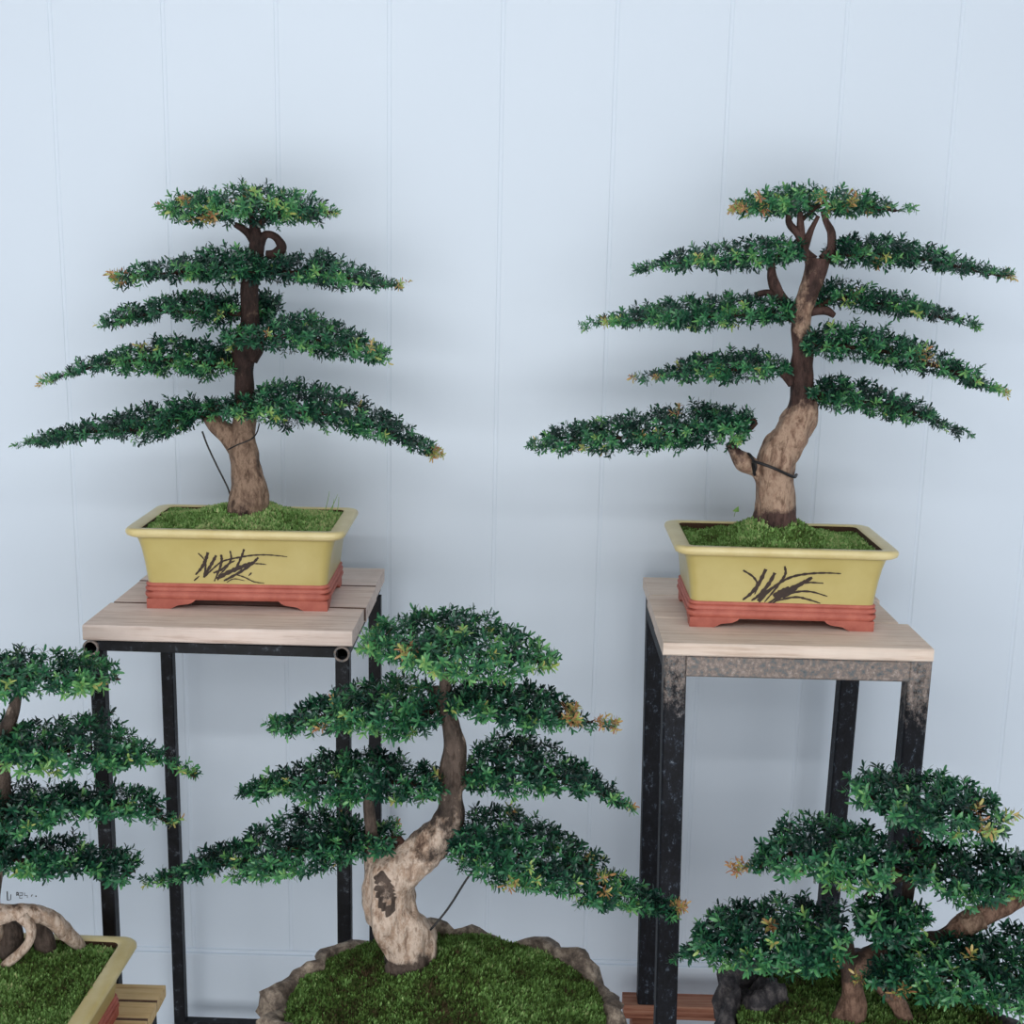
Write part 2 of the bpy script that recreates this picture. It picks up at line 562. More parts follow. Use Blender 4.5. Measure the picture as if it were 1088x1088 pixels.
# ------------------------------------------------------------------ rectangular glazed pots
def rrect(cx, cy, hw, hd, r, z, rot, npc=6):
    ca, sa = math.cos(rot), math.sin(rot)
    pts = []
    for sx, sy, a0 in ((1, 1, 0), (-1, 1, 90), (-1, -1, 180), (1, -1, 270)):
        for i in range(npc + 1):
            th = math.radians(a0 + 90 * i / npc)
            x = sx * (hw - r) + r * math.cos(th); y = sy * (hd - r) + r * math.sin(th)
            pts.append((cx + ca * x - sa * y, cy + sa * x + ca * y, z))
    return pts

def densify(ring, n):
    """adds points on the long sides so that moss and rims can follow"""
    return ring

def rect_pot(parent, cx, cy, z0, rot, S=1.0, SD=1.0, SH=1.0, motif=None):
    HW, HD, H = 0.1835 * S, 0.1115 * SD, 0.1402 * SH
    def ring(hw, z, r):
        return rrect(cx, cy, hw * S, HD - (0.1835 - hw) * 0.62 * S, r * S, z0 + z * SH, rot)
    b = MB()
    lv = [(0.1480, 0.0230, .012), (0.1515, 0.0440, .014), (0.1535, 0.060, .016), (0.1565, 0.082, .017), (0.1605, 0.104, .018), (0.1650, 0.1195, .019),
          (0.1668, 0.1232, .019), (0.1700, 0.1246, .02), (0.1765, 0.1258, .021), (0.1812, 0.1285, .022), (0.1832, 0.1325, .023), (0.1828, 0.1365, .023), (0.1803, 0.1393, .022), (0.1765, 0.1402, .021),
          (0.1600, 0.1398, .012), (0.1575, 0.1380, .011), (0.1560, 0.132, .010), (0.150, 0.100, .010)]
    b.rings([ring(*l) for l in lv], True, True)
    pot = b.build('pot', MGL, parent, smooth=False)
    me = pot.data
    me.materials.append(MRIM)
    nper = 28
    for p in me.polygons:
        zc = (p.center[2] + world_loc(pot)[2] - z0) / SH
        if zc > 0.1247: p.material_index = 1
        p.use_smooth = True
    # inner wall below the rim is bare clay
    me.materials.append(MSOIL)
    for p in me.polygons:
        if p.vertices[0] >= 15 * nper and min(p.vertices) >= 15 * nper: p.material_index = 2
    md = pot.modifiers.new('split', 'EDGE_SPLIT'); md.split_angle = math.radians(50)
    b = MB()
    lv = [(0.1440, 0.0162, .012), (0.1500, 0.0155, .012), (0.1515, 0.0170, .013), (0.1550, 0.0195, .014), (0.1566, 0.0235, .014), (0.1560, 0.0275, .014), (0.1508, 0.0294, .014),
          (0.1508, 0.0306, .014), (0.1556, 0.0318, .014), (0.1562, 0.0350, .014), (0.1545, 0.0374, .014), (0.1518, 0.0384, .014), (0.1543, 0.0396, .014), (0.1548, 0.0425, .014), (0.1530, 0.0446, .014), (0.1505, 0.0452, .014)]
    b.rings([ring(*l) for l in lv], True, True)
    o = b.build('base_band', MTER, pot, smooth=True)
    md = o.modifiers.new('split', 'EDGE_SPLIT'); md.split_angle = math.radians(60)
    # cloud feet, one at each corner
    ca, sa = math.cos(rot), math.sin(rot)
    X = np.array([ca, sa, 0]); Yv = np.array([-sa, ca, 0]); Z = np.array([0, 0, 1.0])
    fw, fd = 0.1520 * S, HD - (0.1835 - 0.152) * 0.62 * S
    fh = 0.0170 * SH
    pf = [(0.0, 0), (0.040, 0), (0.046, .003), (0.052, .0062), (0.060, .0072), (0.070, .0085), (0.078, .012), (0.083, fh), (0.0, fh)]
    ps = [(0.0135, 0), (0.026, 0), (0.030, .003), (0.034, .0062), (0.042, .0075), (0.050, .010), (0.055, fh), (0.0135, fh)]
    for sx in (-1, 1):
        for sy in (-1, 1):
            b = MB()
            corner = np.array([cx, cy, z0]) + X * sx * fw + Yv * sy * fd
            b.prism([(s * S, z) for s, z in pf], -X * sx, Z, -Yv * sy, corner, 0.014)
            b.prism([(s * S, z) for s, z in ps], -Yv * sy, Z, -X * sx, corner, 0.014)
            b.build('foot', MTER, pot)
    # brush painted grass on the front
    if motif:
        b = MB()
        c0 = np.array([cx, cy, 0])
        for s_i, (pts, w) in enumerate(motif):
            # px -> the front face
            loc = []
            for u, v in pts:
                y_est = cy - 0.098
                p = at(u, v, y_est)
                lx = (p - c0) @ X
                lz = p[2] - z0
                loc.append((lx, lz, w))
            if len(loc) == 2:
                loc = [loc[0], tuple((np.array(loc[0]) + np.array(loc[1])) / 2), loc[1]]
            Q = catmull(loc, 5)
            T = np.gradient(Q[:, :2], axis=0); T /= np.linalg.norm(T, axis=1)[:, None] + 1e-9
            m_ = len(Q)
            vs = []
            for i, (q, t) in enumerate(zip(Q, T)):
                f = i / (m_ - 1)
                ww = q[2] * 0.5 * (0.30 + 0.70 * math.sin(math.pi * min(1, 0.22 + f * 0.75)) ** 0.8) * (1 + 0.25 * math.sin(i * 2.3 + s_i))
                for sg in (-1, 1):
                    x = q[0] - t[1] * ww * sg; z = q[1] + t[0] * ww * sg
                    zs = z / SH
                    hw = np.interp(zs, [0.044, 0.060, 0.082, 0.104, 0.1195], [0.1515, 0.1535, 0.1565, 0.1605, 0.1650])
                    hd = HD - (0.1835 - hw) * 0.62 * S
                    vs.append(c0 + X * x - Yv * (hd + 0.0006 + 0.00004 * s_i) + Z * (z0 + z))
            b.add(vs, [(2 * i, 2 * i + 1, 2 * i + 3, 2 * i + 2) for i in range(m_ - 1)])
        b.build('painted_grass', MINK, pot)
    return pot

# ------------------------------------------------------------------ moss
def tuft_mesh(points, normals, tints, size, blades=5, name='moss', parent=None, base=None):
    """points (N,3): small upright blades joined with the mossy mound `base` = (verts, faces, tints)"""
    N = len(points)
    V, Fc, A = [], [], []
    off = 0
    bv, bf, bt = base
    V.append(np.array(bv)); A.append(np.array(bt)); off = len(bv)
    faces = [tuple(f) for f in bf]
    az = rng.uniform(0, 2 * np.pi, (N, blades))
    tilt = rng.uniform(0.15, 0.95, (N, blades))
    L = size * rng.uniform(0.6, 1.25, (N, blades))
    W = L * 0.20
    dx = np.sin(tilt) * np.cos(az); dy = np.sin(tilt) * np.sin(az); dz = np.cos(tilt)
    d = np.stack([dx, dy, dz], -1) + normals[:, None, :] * 0.5
    d /= np.linalg.norm(d, axis=-1)[..., None]
    s = np.stack([-np.sin(az + .6), np.cos(az + .6), np.zeros_like(az)], -1)
    p = points[:, None, :] + rng.normal(0, size * .25, (N, blades, 3)) * np.array([1, 1, 0.15])
    a = p - s * W[..., None]; b = p + s * W[..., None]; m1 = p + d * (L * .6)[..., None] + s * W[..., None] * .9; m0 = p + d * (L * .6)[..., None] - s * W[..., None] * .9
    t = p + d * L[..., None]
    vv = np.stack([a, b, m1, t, m0], 2).reshape(-1, 3)
    tt = np.repeat(np.clip(tints[:, None] + rng.normal(0, .16, (N, blades)), 0, 1).reshape(-1), 5)
    idx = np.arange(N * blades)[:, None] * 5 + off
    fb_ = (idx + np.arange(5)[None, :])
    faces += [tuple(r) for r in fb_.tolist()]
    V.append(vv); A.append(tt)
    V = np.concatenate(V) - world_loc(parent); A = np.concatenate(A).astype(np.float32)
    me = bpy.data.meshes.new(name)
    me.from_pydata(V.tolist(), [], faces); me.update()
    at_ = me.attributes.new('tint', 'FLOAT', 'POINT'); at_.data.foreach_set('value', A)
    return link(name, me, MMOSS, parent)

def fnoise(x, y, s, sd=0.0):
    return noise.noise(Vector((x * s + sd, y * s, sd * 0.7)))

def moss_bed(parent, inside, cx, cy, rot, hw, hd, z, mound, n, size, tint0, seed, elliptical=False, edge=0.006):
    """heightfield filling the pot; mound(lx, ly) is the extra height; z the level at the edge"""
    ca, sa = math.cos(rot), math.sin(rot)
    NX, NY = 46, 34
    bv, bf, bt = [], [], []
    def H(lx, ly):
        return z + mound(lx, ly) + 0.004 * fnoise(lx, ly, 28, seed) + 0.003 * fnoise(lx, ly, 70, seed + 5)
    def P(u, v):
        if elliptical:
            # square to disc
            x = u * math.sqrt(1 - v * v / 2); y = v * math.sqrt(1 - u * u / 2)
            return x * hw, y * hd
        return u * hw, v * hd
    def W(lx, ly, h): return (cx + ca * lx - sa * ly, cy + sa * lx + ca * ly, h)
    def TI(lx, ly):
        return tint0 + 0.40 * fnoise(lx, ly, 14, seed + 2) + 0.26 * fnoise(lx, ly, 48, seed + 9)
    for j in range(NY):
        for i in range(NX):
            lx, ly = P(-1 + 2 * i / (NX - 1), -1 + 2 * j / (NY - 1))
            bv.append(W(lx, ly, H(lx, ly))); bt.append(TI(lx, ly) * 0.55)
    for j in range(NY - 1):
        for i in range(NX - 1):
            bf.append((j * NX + i, j * NX + i + 1, (j + 1) * NX + i + 1, (j + 1) * NX + i))
    pts, nr, ti = [], [], []
    for _ in range(n):
        lx, ly = P(random.uniform(-.985, .985), random.uniform(-.985, .985))
        h = H(lx, ly)
        e = 0.004
        nx_ = -(H(lx + e, ly) - H(lx - e, ly)) / (2 * e); ny_ = -(H(lx, ly + e) - H(lx, ly - e)) / (2 * e)
        t = TI(lx, ly)
        if t < 0.12 and random.random() < 0.6: continue       # bare brown patches
        pts.append(W(lx, ly, h)); v = Vector((nx_, ny_, 1)).normalized(); nr.append(tuple(v))
        ti.append(min(1, max(0, t + random.gauss(0, .06))))
    return tuft_mesh(np.array(pts), np.array(nr), np.array(ti), size, 5, 'moss', parent, (bv, bf, bt)), H

# ------------------------------------------------------------------ foliage
def leaf_template(nl, stem):
    """a leafy shoot along +z: verts (n,3), quads, per-vertex youth"""
    vs, fs, ag = [], [], []
    r_ = random.Random(nl * 7 + 1)
    for i in range(nl):
        f = i / (nl - 1)
        az = i * 2.399 + r_.uniform(-.4, .4)
        el = (0.10 + 0.95 * f ** 1.3) + r_.uniform(-.25, .25)      # later leaves point along the shoot
        L = 0.0122 * (0.75 + 0.45 * r_.random()) * (1.0 - 0.22 * f)
        W = 0.0015 * (0.85 + .35 * r_.random())
        d = np.array([math.cos(az) * math.cos(el), math.sin(az) * math.cos(el), math.sin(el)])
        s = np.array([-math.sin(az), math.cos(az), 0.0])
        u = np.cross(d, s)
        u = u if u[2] > 0 else -u
        tw = r_.uniform(-.5, .5)
        s = s * math.cos(tw) + u * math.sin(tw)
        p = np.array([0, 0, stem * f])
        fold = W * 0.45
        row = lambda t, w, dr: (p + d * L * t + s * W * w + u * (fold * w - L * dr), p + d * L * t - s * W * w + u * (fold * w - L * dr))
        a1, b1 = row(.30, 1, -.01); a2, b2 = row(.72, .95, .02); a3, b3 = row(.93, .55, .07)
        tip = p + d * L - u * L * .10
        o = len(vs)
        vs += [p, a1, a2, a3, tip, b3, b2, b1]
        fs += [(o + 7, o, o + 1, o + 2), (o + 7, o + 2, o + 3, o + 6), (o + 6, o + 3, o + 4, o + 5)]
        ag += [f] * 8
    return np.array(vs), np.array(fs), np.array(ag)

TEMPL = [leaf_template(k, s) for k, s in ((10, 0.009), (12, 0.013), (9, 0.007), (11, 0.011), (10, 0.012))]

def orient(dirs, roll):
    z = dirs / np.linalg.norm(dirs, axis=1)[:, None]
    ref = np.where(np.abs(z[:, 2:3]) > 0.9, np.array([[1.0, 0, 0]]), np.array([[0, 0, 1.0]]))
    x = np.cross(ref, z); x /= np.linalg.norm(x, axis=1)[:, None]
    y = np.cross(z, x)
    c, s = np.cos(roll)[:, None], np.sin(roll)[:, None]
    x2 = x * c + y * s; y2 = -x * s + y * c
    return np.stack([x2, y2, z], -1)

def pad(parent, outline, Y, root_u, bright=0.0, dens=25000, wmax=0.085, leaf=1.0, gold=(), dy=0.0, branch_from=None, gold_rate=0.004, tipgold=0.0, fill=0.0, name='foliage_pad'):
    """outline: rows (u, vtop, vbottom) in photo pixels; the pad is a lens of shoots around that profile, real in depth.
    root_u: where it joins the trunk; branch_from: (u, v, radius) of the branch's start"""
    Yp = Y + dy
    st_ = []
    for u, v0, v1 in outline:
        a, b = at(u, v0, Yp), at(u, v1, Yp)
        st_.append((a[0], (a[2] + b[2]) / 2, (a[2] - b[2]) / 2))
    st_ = np.array(st_)
    xs_, zc_, hh_ = st_[:, 0], st_[:, 1], st_[:, 2]
    inset = 0.0058 * leaf
    L = xs_[-1] - xs_[0]
    area = float(np.sum((hh_[1:] + hh_[:-1]) * np.diff(xs_)))
    N = int(area * dens / leaf ** 2) + 30
    # x by silhouette height
    xx = np.linspace(xs_[0] + inset * .6, xs_[-1] - inset * .6, 300)
    hx = np.interp(xx, xs_, hh_)
    cdf = np.cumsum(np.maximum(hx, 0.006)); cdf /= cdf[-1]
    X = np.interp(rng.random(N), cdf, xx)
    zc = np.interp(X, xs_, zc_); hh = np.maximum(np.interp(X, xs_, hh_) - inset, 0.0050)
    sinA = max(0.03, (CAMZ - zc.mean()) / math.hypot(Yp, CAMZ - zc.mean())) if zc.mean() < CAMZ else 0.05
    f = (X - xs_[0]) / L
    planw = wmax * np.clip(np.sqrt(np.clip(1 - (2 * f - 1) ** 2, 0, 1)), 0.12, 1) * min(1.0, L / 0.20)
    w = np.minimum(planw, 0.80 * hh / sinA)
    bz = np.sqrt(np.maximum(hh ** 2 - (w * sinA) ** 2, (0.35 * hh) ** 2))
    th = rng.uniform(0, 2 * np.pi, N)
    rr = rng.random(N) ** 0.42
    cy_, cz_ = np.cos(th), np.sin(th)
    P = np.stack([X, Yp + w * rr * cy_, zc + bz * rr * cz_], 1)
    # direction of the shoots: out of the lens, outward along the branch, a little upward
    rootx = at(root_u, (outline[0][1] + outline[0][2]) / 2, Yp)[0]
    out = np.sign(X - rootx) * np.clip(np.abs(X - rootx) / 0.06, 0, 1)
    endpush = np.clip((np.abs(2 * f - 1) - 0.75) / 0.25, 0, 1)
    slope = np.interp(X, xs_, np.gradient(zc_, xs_))
    D = np.stack([out * (0.75 + 0.5 * endpush), cy_ * 0.8, cz_ * 0.75 + 0.30 + out * slope * .8], 1) + rng.normal(0, .38, (N, 3))
    Dn = D / np.linalg.norm(D, axis=1)[:, None]
    P = P - Dn * 0.0045 * leaf
    Rm = orient(D, rng.uniform(0, 6.28, N))
    sc = leaf * rng.uniform(0.72, 1.18, N) * np.clip(hh / 0.012, 0.8, 1)
    # colour: age of the shoot; younger and brighter towards the outer end; low front rim painted lighter as if lit
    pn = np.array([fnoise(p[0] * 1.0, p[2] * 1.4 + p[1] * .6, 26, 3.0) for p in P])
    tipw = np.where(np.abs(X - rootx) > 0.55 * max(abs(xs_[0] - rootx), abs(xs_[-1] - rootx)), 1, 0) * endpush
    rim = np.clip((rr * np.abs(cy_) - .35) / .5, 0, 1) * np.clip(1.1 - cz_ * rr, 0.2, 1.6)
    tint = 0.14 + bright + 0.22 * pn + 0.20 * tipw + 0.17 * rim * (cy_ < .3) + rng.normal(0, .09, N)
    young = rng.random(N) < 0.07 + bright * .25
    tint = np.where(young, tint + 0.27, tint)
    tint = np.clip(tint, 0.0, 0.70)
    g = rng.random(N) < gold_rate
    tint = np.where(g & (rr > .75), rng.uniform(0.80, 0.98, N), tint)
    for (gu, gv, gr) in gold:
        gp = at(gu, gv, Yp)
        dd = np.hypot(P[:, 0] - gp[0], P[:, 2] - gp[2])
        sel = (dd < gr) & (P[:, 1] < Yp + 0.015)
        tint = np.where(sel, rng.uniform(0.82, 1.0, N), tint)
    Vs, Fs, As = [], [], []
    off = 0
    which = rng.integers(0, len(TEMPL), N)
    for k, (tv, tf, ta) in enumerate(TEMPL):
        ii = np.nonzero(which == k)[0]
        if not len(ii): continue
        vv = np.einsum('nij,vj->nvi', Rm[ii], tv) * sc[ii][:, None, None] + P[ii][:, None, :]
        nv = len(tv)
        Vs.append(vv.reshape(-1, 3))
        Fs.append((tf[None] + (np.arange(len(ii)) * nv)[:, None, None]).reshape(-1, 4) + off)
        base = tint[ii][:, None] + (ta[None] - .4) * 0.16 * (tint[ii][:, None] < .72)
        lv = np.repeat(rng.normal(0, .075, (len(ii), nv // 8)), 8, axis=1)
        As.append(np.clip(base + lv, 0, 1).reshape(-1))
        off += len(ii) * nv
    V = np.concatenate(Vs) - world_loc(parent); Fq = np.concatenate(Fs); A = np.concatenate(As)
    me = bpy.data.meshes.new(name)
    me.vertices.add(len(V)); me.vertices.foreach_set('co', V.astype(np.float32).reshape(-1))
    nf = len(Fq)
    me.loops.add(nf * 4); me.polygons.add(nf)
    me.loops.foreach_set('vertex_index', Fq.astype(np.int32).reshape(-1))
    me.polygons.foreach_set('loop_start', np.arange(0, nf * 4, 4, dtype=np.int32))
    me.update(calc_edges=True); me.validate()
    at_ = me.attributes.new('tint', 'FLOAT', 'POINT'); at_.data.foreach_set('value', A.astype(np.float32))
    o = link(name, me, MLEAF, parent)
    # the woody branch inside the pad, with side twigs
    b = MB()
    far = outline[0] if abs(outline[0][0] - root_u) > abs(outline[-1][0] - root_u) else outline[-1]
    order = sorted(outline, key=lambda r: abs(r[0] - root_u))
    pts = []
    if branch_from:
        q = at(branch_from[0], branch_from[1], Y); r0 = branch_from[2]
        pts.append((*q, r0))
    else:
        r0 = 0.005
    m_ = len(order)
    for i, (u, v0, v1) in enumerate(order[1:-1:2]):
        q = at(u, v0 * .4 + v1 * .6, Yp)
        pts.append((*q, max(0.0012, r0 * 0.75 * (1 - (i + .6) / (m_ / 2 + .6)))))
    u, v0, v1 = [a_ * .15 + b_ * .85 for a_, b_ in zip(order[-1], order[-2])]
    pts.append((*at(u, (v0 + v1) / 2, Yp), 0.0007))
    if len(pts) >= 2:
        tube(b, pts, 8, 5, 0.15, 60)
        Q = catmull(pts, 6)
        for q in Q[3:-2:2]:
            for _ in range(2):
                x = q[0] + random.uniform(-.03, .03)
                if not (xs_[0] + .01 < x < xs_[-1] - .01): continue
                h = np.interp(x, xs_, hh_) * .6
                e = np.array([x, Yp + random.uniform(-.7, .7) * min(wmax, .8 * h / sinA), np.interp(x, xs_, zc_) + random.uniform(-.5, .6) * h])
                mid = (q[:3] + e) / 2 + np.array([0, 0, -.003])
                tube(b, [(*q[:3], .0016), (*mid, .0012), (*e, .0006)], 5, 3)
        b.build('branch', MTWIG, o, smooth=True)
    return o

def conv(s, ox, oy):
    return lambda rows: [(ox + x * s, oy + a * s, oy + b * s) for x, a, b in rows]
def convp(s, ox, oy):
    return lambda x, y: (ox + x * s, oy + y * s)

def trunk(parent, tubes, Y, m, name='trunk', lump=0.24, cp=None, s=1.0):
    """tubes: lists of (x, y, r, pale[, dy]) in crop pixels"""
    b = MB()
    for i, tb in enumerate(tubes):
        pts, aa = [], []
        for row in tb:
            x, y, r, pale = row[:4]
            dy = row[4] if len(row) > 4 else 0.0
            u, v = cp(x, y)
            q = at(u, v, Y + dy)
            depth = (q - np.array([0, 0, CAMZ])) @ CF
            pts.append((*q, r * s * depth / F)); aa.append(pale)
        tube(b, pts, 44 if pts[0][3] > .008 else 16, 16, lump, 34, 3.7 * i, aa)
    return b.build(name, m, parent, smooth=True, attr='pale')

def wire(parent, pts, Y, r=0.0013, cp=None, name='training_wire'):
    b = MB()
    P = []
    for row in pts:
        u, v = cp(row[0], row[1])
        q = at(u, v, Y + (row[2] if len(row) > 2 else 0.0))
        P.append((*q, r))
    tube(b, P, 8, 6)
    return b.build(name, MWIRE, parent, smooth=True)

GRP = 'potted bonsai trees'

# ================================================================== tree on the left stand
YA = 2.0751
ta = thing('potted_bonsai', 'bonsai with a straight dark trunk in a yellow pot on the thin-legged stand', 'bonsai', (-0.4888, YA, LZ), GRP)
ms = 0.16544
mo = lambda pts: [(170 + x * ms, 500 + y * ms) for x, y in pts]
MOTIF_A = [([(245, 530), (270, 555), (288, 580)], 9), ([(308, 525), (290, 580), (262, 630), (225, 672)], 20), ([(288, 580), (290, 630), (275, 690)], 13),
           ([(360, 545), (330, 600), (300, 650), (275, 690)], 19), ([(280, 690), (330, 640), (390, 590), (450, 570), (530, 555), (600, 545), (680, 543), (765, 550), (815, 556)], 11),
           ([(392, 540), (395, 575), (385, 620), (345, 715)], 16), ([(450, 515), (455, 570), (420, 630), (370, 680)], 11), ([(540, 505), (520, 560), (490, 620), (470, 650)], 14),
           ([(360, 700), (430, 660), (500, 630), (560, 605), (600, 590)], 26), ([(630, 560), (590, 600), (520, 650), (430, 700), (405, 712)], 17), ([(600, 600), (650, 603), (680, 607)], 8),
           ([(480, 670), (540, 690), (600, 720), (665, 730)], 8), ([(585, 660), (565, 680)], 9), ([(425, 722), (470, 700), (540, 712)], 6), ([(215, 710), (250, 680)], 9), ([(340, 660), (390, 640), (440, 600), (480, 580)], 14)]
PXM = 2.07 / F
MOTIF_A = [(mo(p), w * ms * PXM * 1.05) for p, w in MOTIF_A]
potA = rect_pot(ta, -0.4888, YA, LZ, 0.022, motif=MOTIF_A)
def moundA(lx, ly):
    return 0.030 * math.exp(-((lx - 0.0) / 0.095) ** 2 - ((ly - 0.01) / 0.065) ** 2)
moss_bed(ta, None, -0.4888, YA, 0.022, 0.157, 0.0855, LZ + 0.131, moundA, 3800, 0.0065, 0.76, 1.0)
cA = conv(0.4504, 0, 170); pA = convp(0.4504, 0, 170)
tA = [[(583, 850, 50, .8), (583, 825, 46, .55), (586, 780, 41, .75), (578, 720, 34, .95), (572, 665, 32, .95), (578, 605, 26, .6), (578, 545, 24, .35), (575, 480, 25, .3), (582, 430, 26, .1), (590, 370, 22, .1), (590, 310, 22, .1), (596, 255, 20, 0), (606, 200, 18, 0), (600, 160, 12, 0), (590, 130, 6, 0)],
      [(562, 690, 20, 1), (543, 655, 25, 1), (515, 628, 23, .85), (492, 600, 15, .3)],
      [(608, 215, 12, 0), (625, 178, 9, 0), (650, 182, 9, 0), (664, 205, 11, 0), (650, 222, 12, 0), (628, 222, 8, 0)],
      [(604, 200, 12, 0), (585, 172, 10, 0), (555, 152, 6, 0)], [(595, 400, 22, .1), (605, 440, 20, .1), (590, 470, 20, .1)]]
trunk(ta, tA, YA, BARK_A, cp=pA, s=0.4504)
bx = lambda x, y, r: (*pA(x, y), r)
kwA = dict(Y=YA, root_u=pA(588, 0)[0])
pad(ta, cA([(380, 98, 140), (430, 75, 155), (500, 60, 158), (580, 52, 160), (650, 60, 160), (720, 75, 150), (770, 95, 145), (803, 122, 146)]), bright=.14, gold=[(*pA(395, 105), .009), (*pA(455, 105), .008), (*pA(572, 98), .008), (*pA(515, 140), .008), (*pA(395, 148), .008)], branch_from=bx(600, 165, .006), **kwA)
pad(ta, cA([(268, 262, 312), (300, 250, 298), (340, 240, 296), (400, 232, 290), (460, 220, 290), (520, 202, 292), (580, 202, 296), (625, 215, 292)]), bright=.02, gold=[(*pA(288, 265), .010), (*pA(300, 290), .006)], branch_from=bx(596, 265, .006), **kwA)
pad(ta, cA([(590, 225, 290), (650, 225, 292), (700, 218, 300), (760, 212, 305), (820, 232, 308), (880, 262, 308), (930, 282, 306), (968, 278, 306)]), gold=[(*pA(952, 292), .011)], branch_from=bx(596, 265, .006), **kwA)
pad(ta, cA([(236, 370, 400), (290, 345, 395), (340, 328, 388), (400, 315, 385), (460, 305, 385), (520, 305, 405), (568, 308, 385)]), branch_from=bx(590, 360, .005), **kwA)
pad(ta, cA([(575, 335, 400), (610, 312, 395), (640, 308, 378), (668, 312, 350)]), dy=0.05, branch_from=bx(590, 360, .005), **kwA)
pad(ta, cA([(525, 395, 440), (580, 390, 445), (640, 372, 450), (700, 350, 460), (760, 365, 470), (820, 390, 475), (870, 420, 480), (920, 450, 487)]), dy=-0.035, bright=.06, gold=[(*pA(880, 440), .008)], branch_from=bx(585, 420, .006), **kwA)
pad(ta, cA([(98, 515, 535), (150, 490, 520), (200, 465, 512), (260, 448, 500), (320, 430, 505), (380, 412, 510), (440, 410, 522), (500, 418, 525), (558, 440, 500)]), bright=.07, gold=[(*pA(110, 525), .010), (*pA(355, 445), .008), (*pA(195, 475), .007)], branch_from=bx(575, 480, .006), **kwA)
pad(ta, cA([(38, 662, 684), (100, 635, 680), (160, 620, 675), (220, 605, 665), (280, 590, 660), (340, 567, 678), (400, 556, 660), (460, 553, 635), (520, 565, 612)]), bright=.0, gold=[(*pA(340, 563), .007)], branch_from=bx(500, 612, .007), **kwA)
pad(ta, cA([(490, 562, 602), (560, 550, 612), (620, 527, 620), (680, 515, 640), (740, 525, 640), (800, 537, 645), (860, 567, 655), (920, 600, 670), (980, 640, 690), (1020, 662, 706), (1050, 675, 712)]), dy=-0.02, gold=[(*pA(1030, 690), .014), (*pA(812, 548), .008), (*pA(845, 595), .006)], branch_from=bx(578, 590, .007), **kwA)
wire(ta, [(477, 640), (490, 675), (512, 722), (535, 768), (543, 790)], YA, .0016, pA, 'guy_wire')
wire(ta, [(538, 683, -.045), (560, 672, -.05), (590, 660, -.048), (605, 645, -.03), (612, 622, 0)], YA, .0012, pA)
# a few grass blades at the back right of the pot
b = MB()
for (x0, y0, x1, y1) in ((345, 541, 350, 522), (350, 541, 359, 525), (358, 541, 360, 528), (352, 541, 355, 530)):
    q0, q1 = at(x0, y0 + 3, YA + .07), at(x1, y1, YA + .075)
    tube(b, [(*q0, .0007), (*((q0 + q1) / 2 + np.array([.001, 0, .001])), .0006), (*q1, .0003)], 5, 3)
b.a = [0.7] * len(b.v)
b.build('grass_blades', MMOSS, ta, attr='tint')

# ================================================================== tree on the right stand
YB = 2.0526
tb_ = thing('potted_bonsai', 'bonsai with a leaning tan trunk in a yellow pot on the square steel stand', 'bonsai', (0.4257, YB, RZ), GRP)
m2 = 0.3309
mo2 = lambda pts: [(660 + x * m2, 530 + y * m2) for x, y in pts]
MOTIF_B = [([(392, 230), (425, 252), (440, 280), (430, 310)], 5), ([(465, 226), (445, 270), (420, 305), (392, 328)], 9), ([(494, 238), (475, 275), (445, 312), (420, 330)], 9), ([(525, 216), (528, 240), (515, 265), (490, 300), (462, 335)], 6),
           ([(445, 335), (480, 295), (520, 265), (560, 248), (610, 240), (660, 238), (706, 240)], 6), ([(614, 253), (570, 280), (530, 305), (478, 347)], 9), ([(468, 345), (520, 305), (560, 280), (600, 270), (650, 272)], 6),
           ([(500, 325), (560, 302), (610, 300), (664, 315)], 5), ([(500, 330), (560, 318), (600, 325), (642, 338)], 5), ([(440, 330), (470, 300), (500, 280)], 8), ([(520, 320), (560, 290), (590, 262)], 9), ([(490, 315), (540, 285)], 11)]
MOTIF_B = [(mo2(p), w * m2 * PXM * 1.35) for p, w in MOTIF_B]
potB = rect_pot(tb_, 0.4257, YB, RZ, -0.0128, motif=MOTIF_B)
def moundB(lx, ly):
    return 0.046 * math.exp(-((lx + 0.004) / 0.072) ** 2 - ((ly - 0.0) / 0.062) ** 2) + 0.001
moss_bed(tb_, None, 0.4257, YB, -0.0128, 0.157, 0.0855, RZ + 0.126, moundB, 3800, 0.0065, 0.60, 7.0)
cB = conv(0.5037, 540, 170); pB = convp(0.5037, 540, 170)
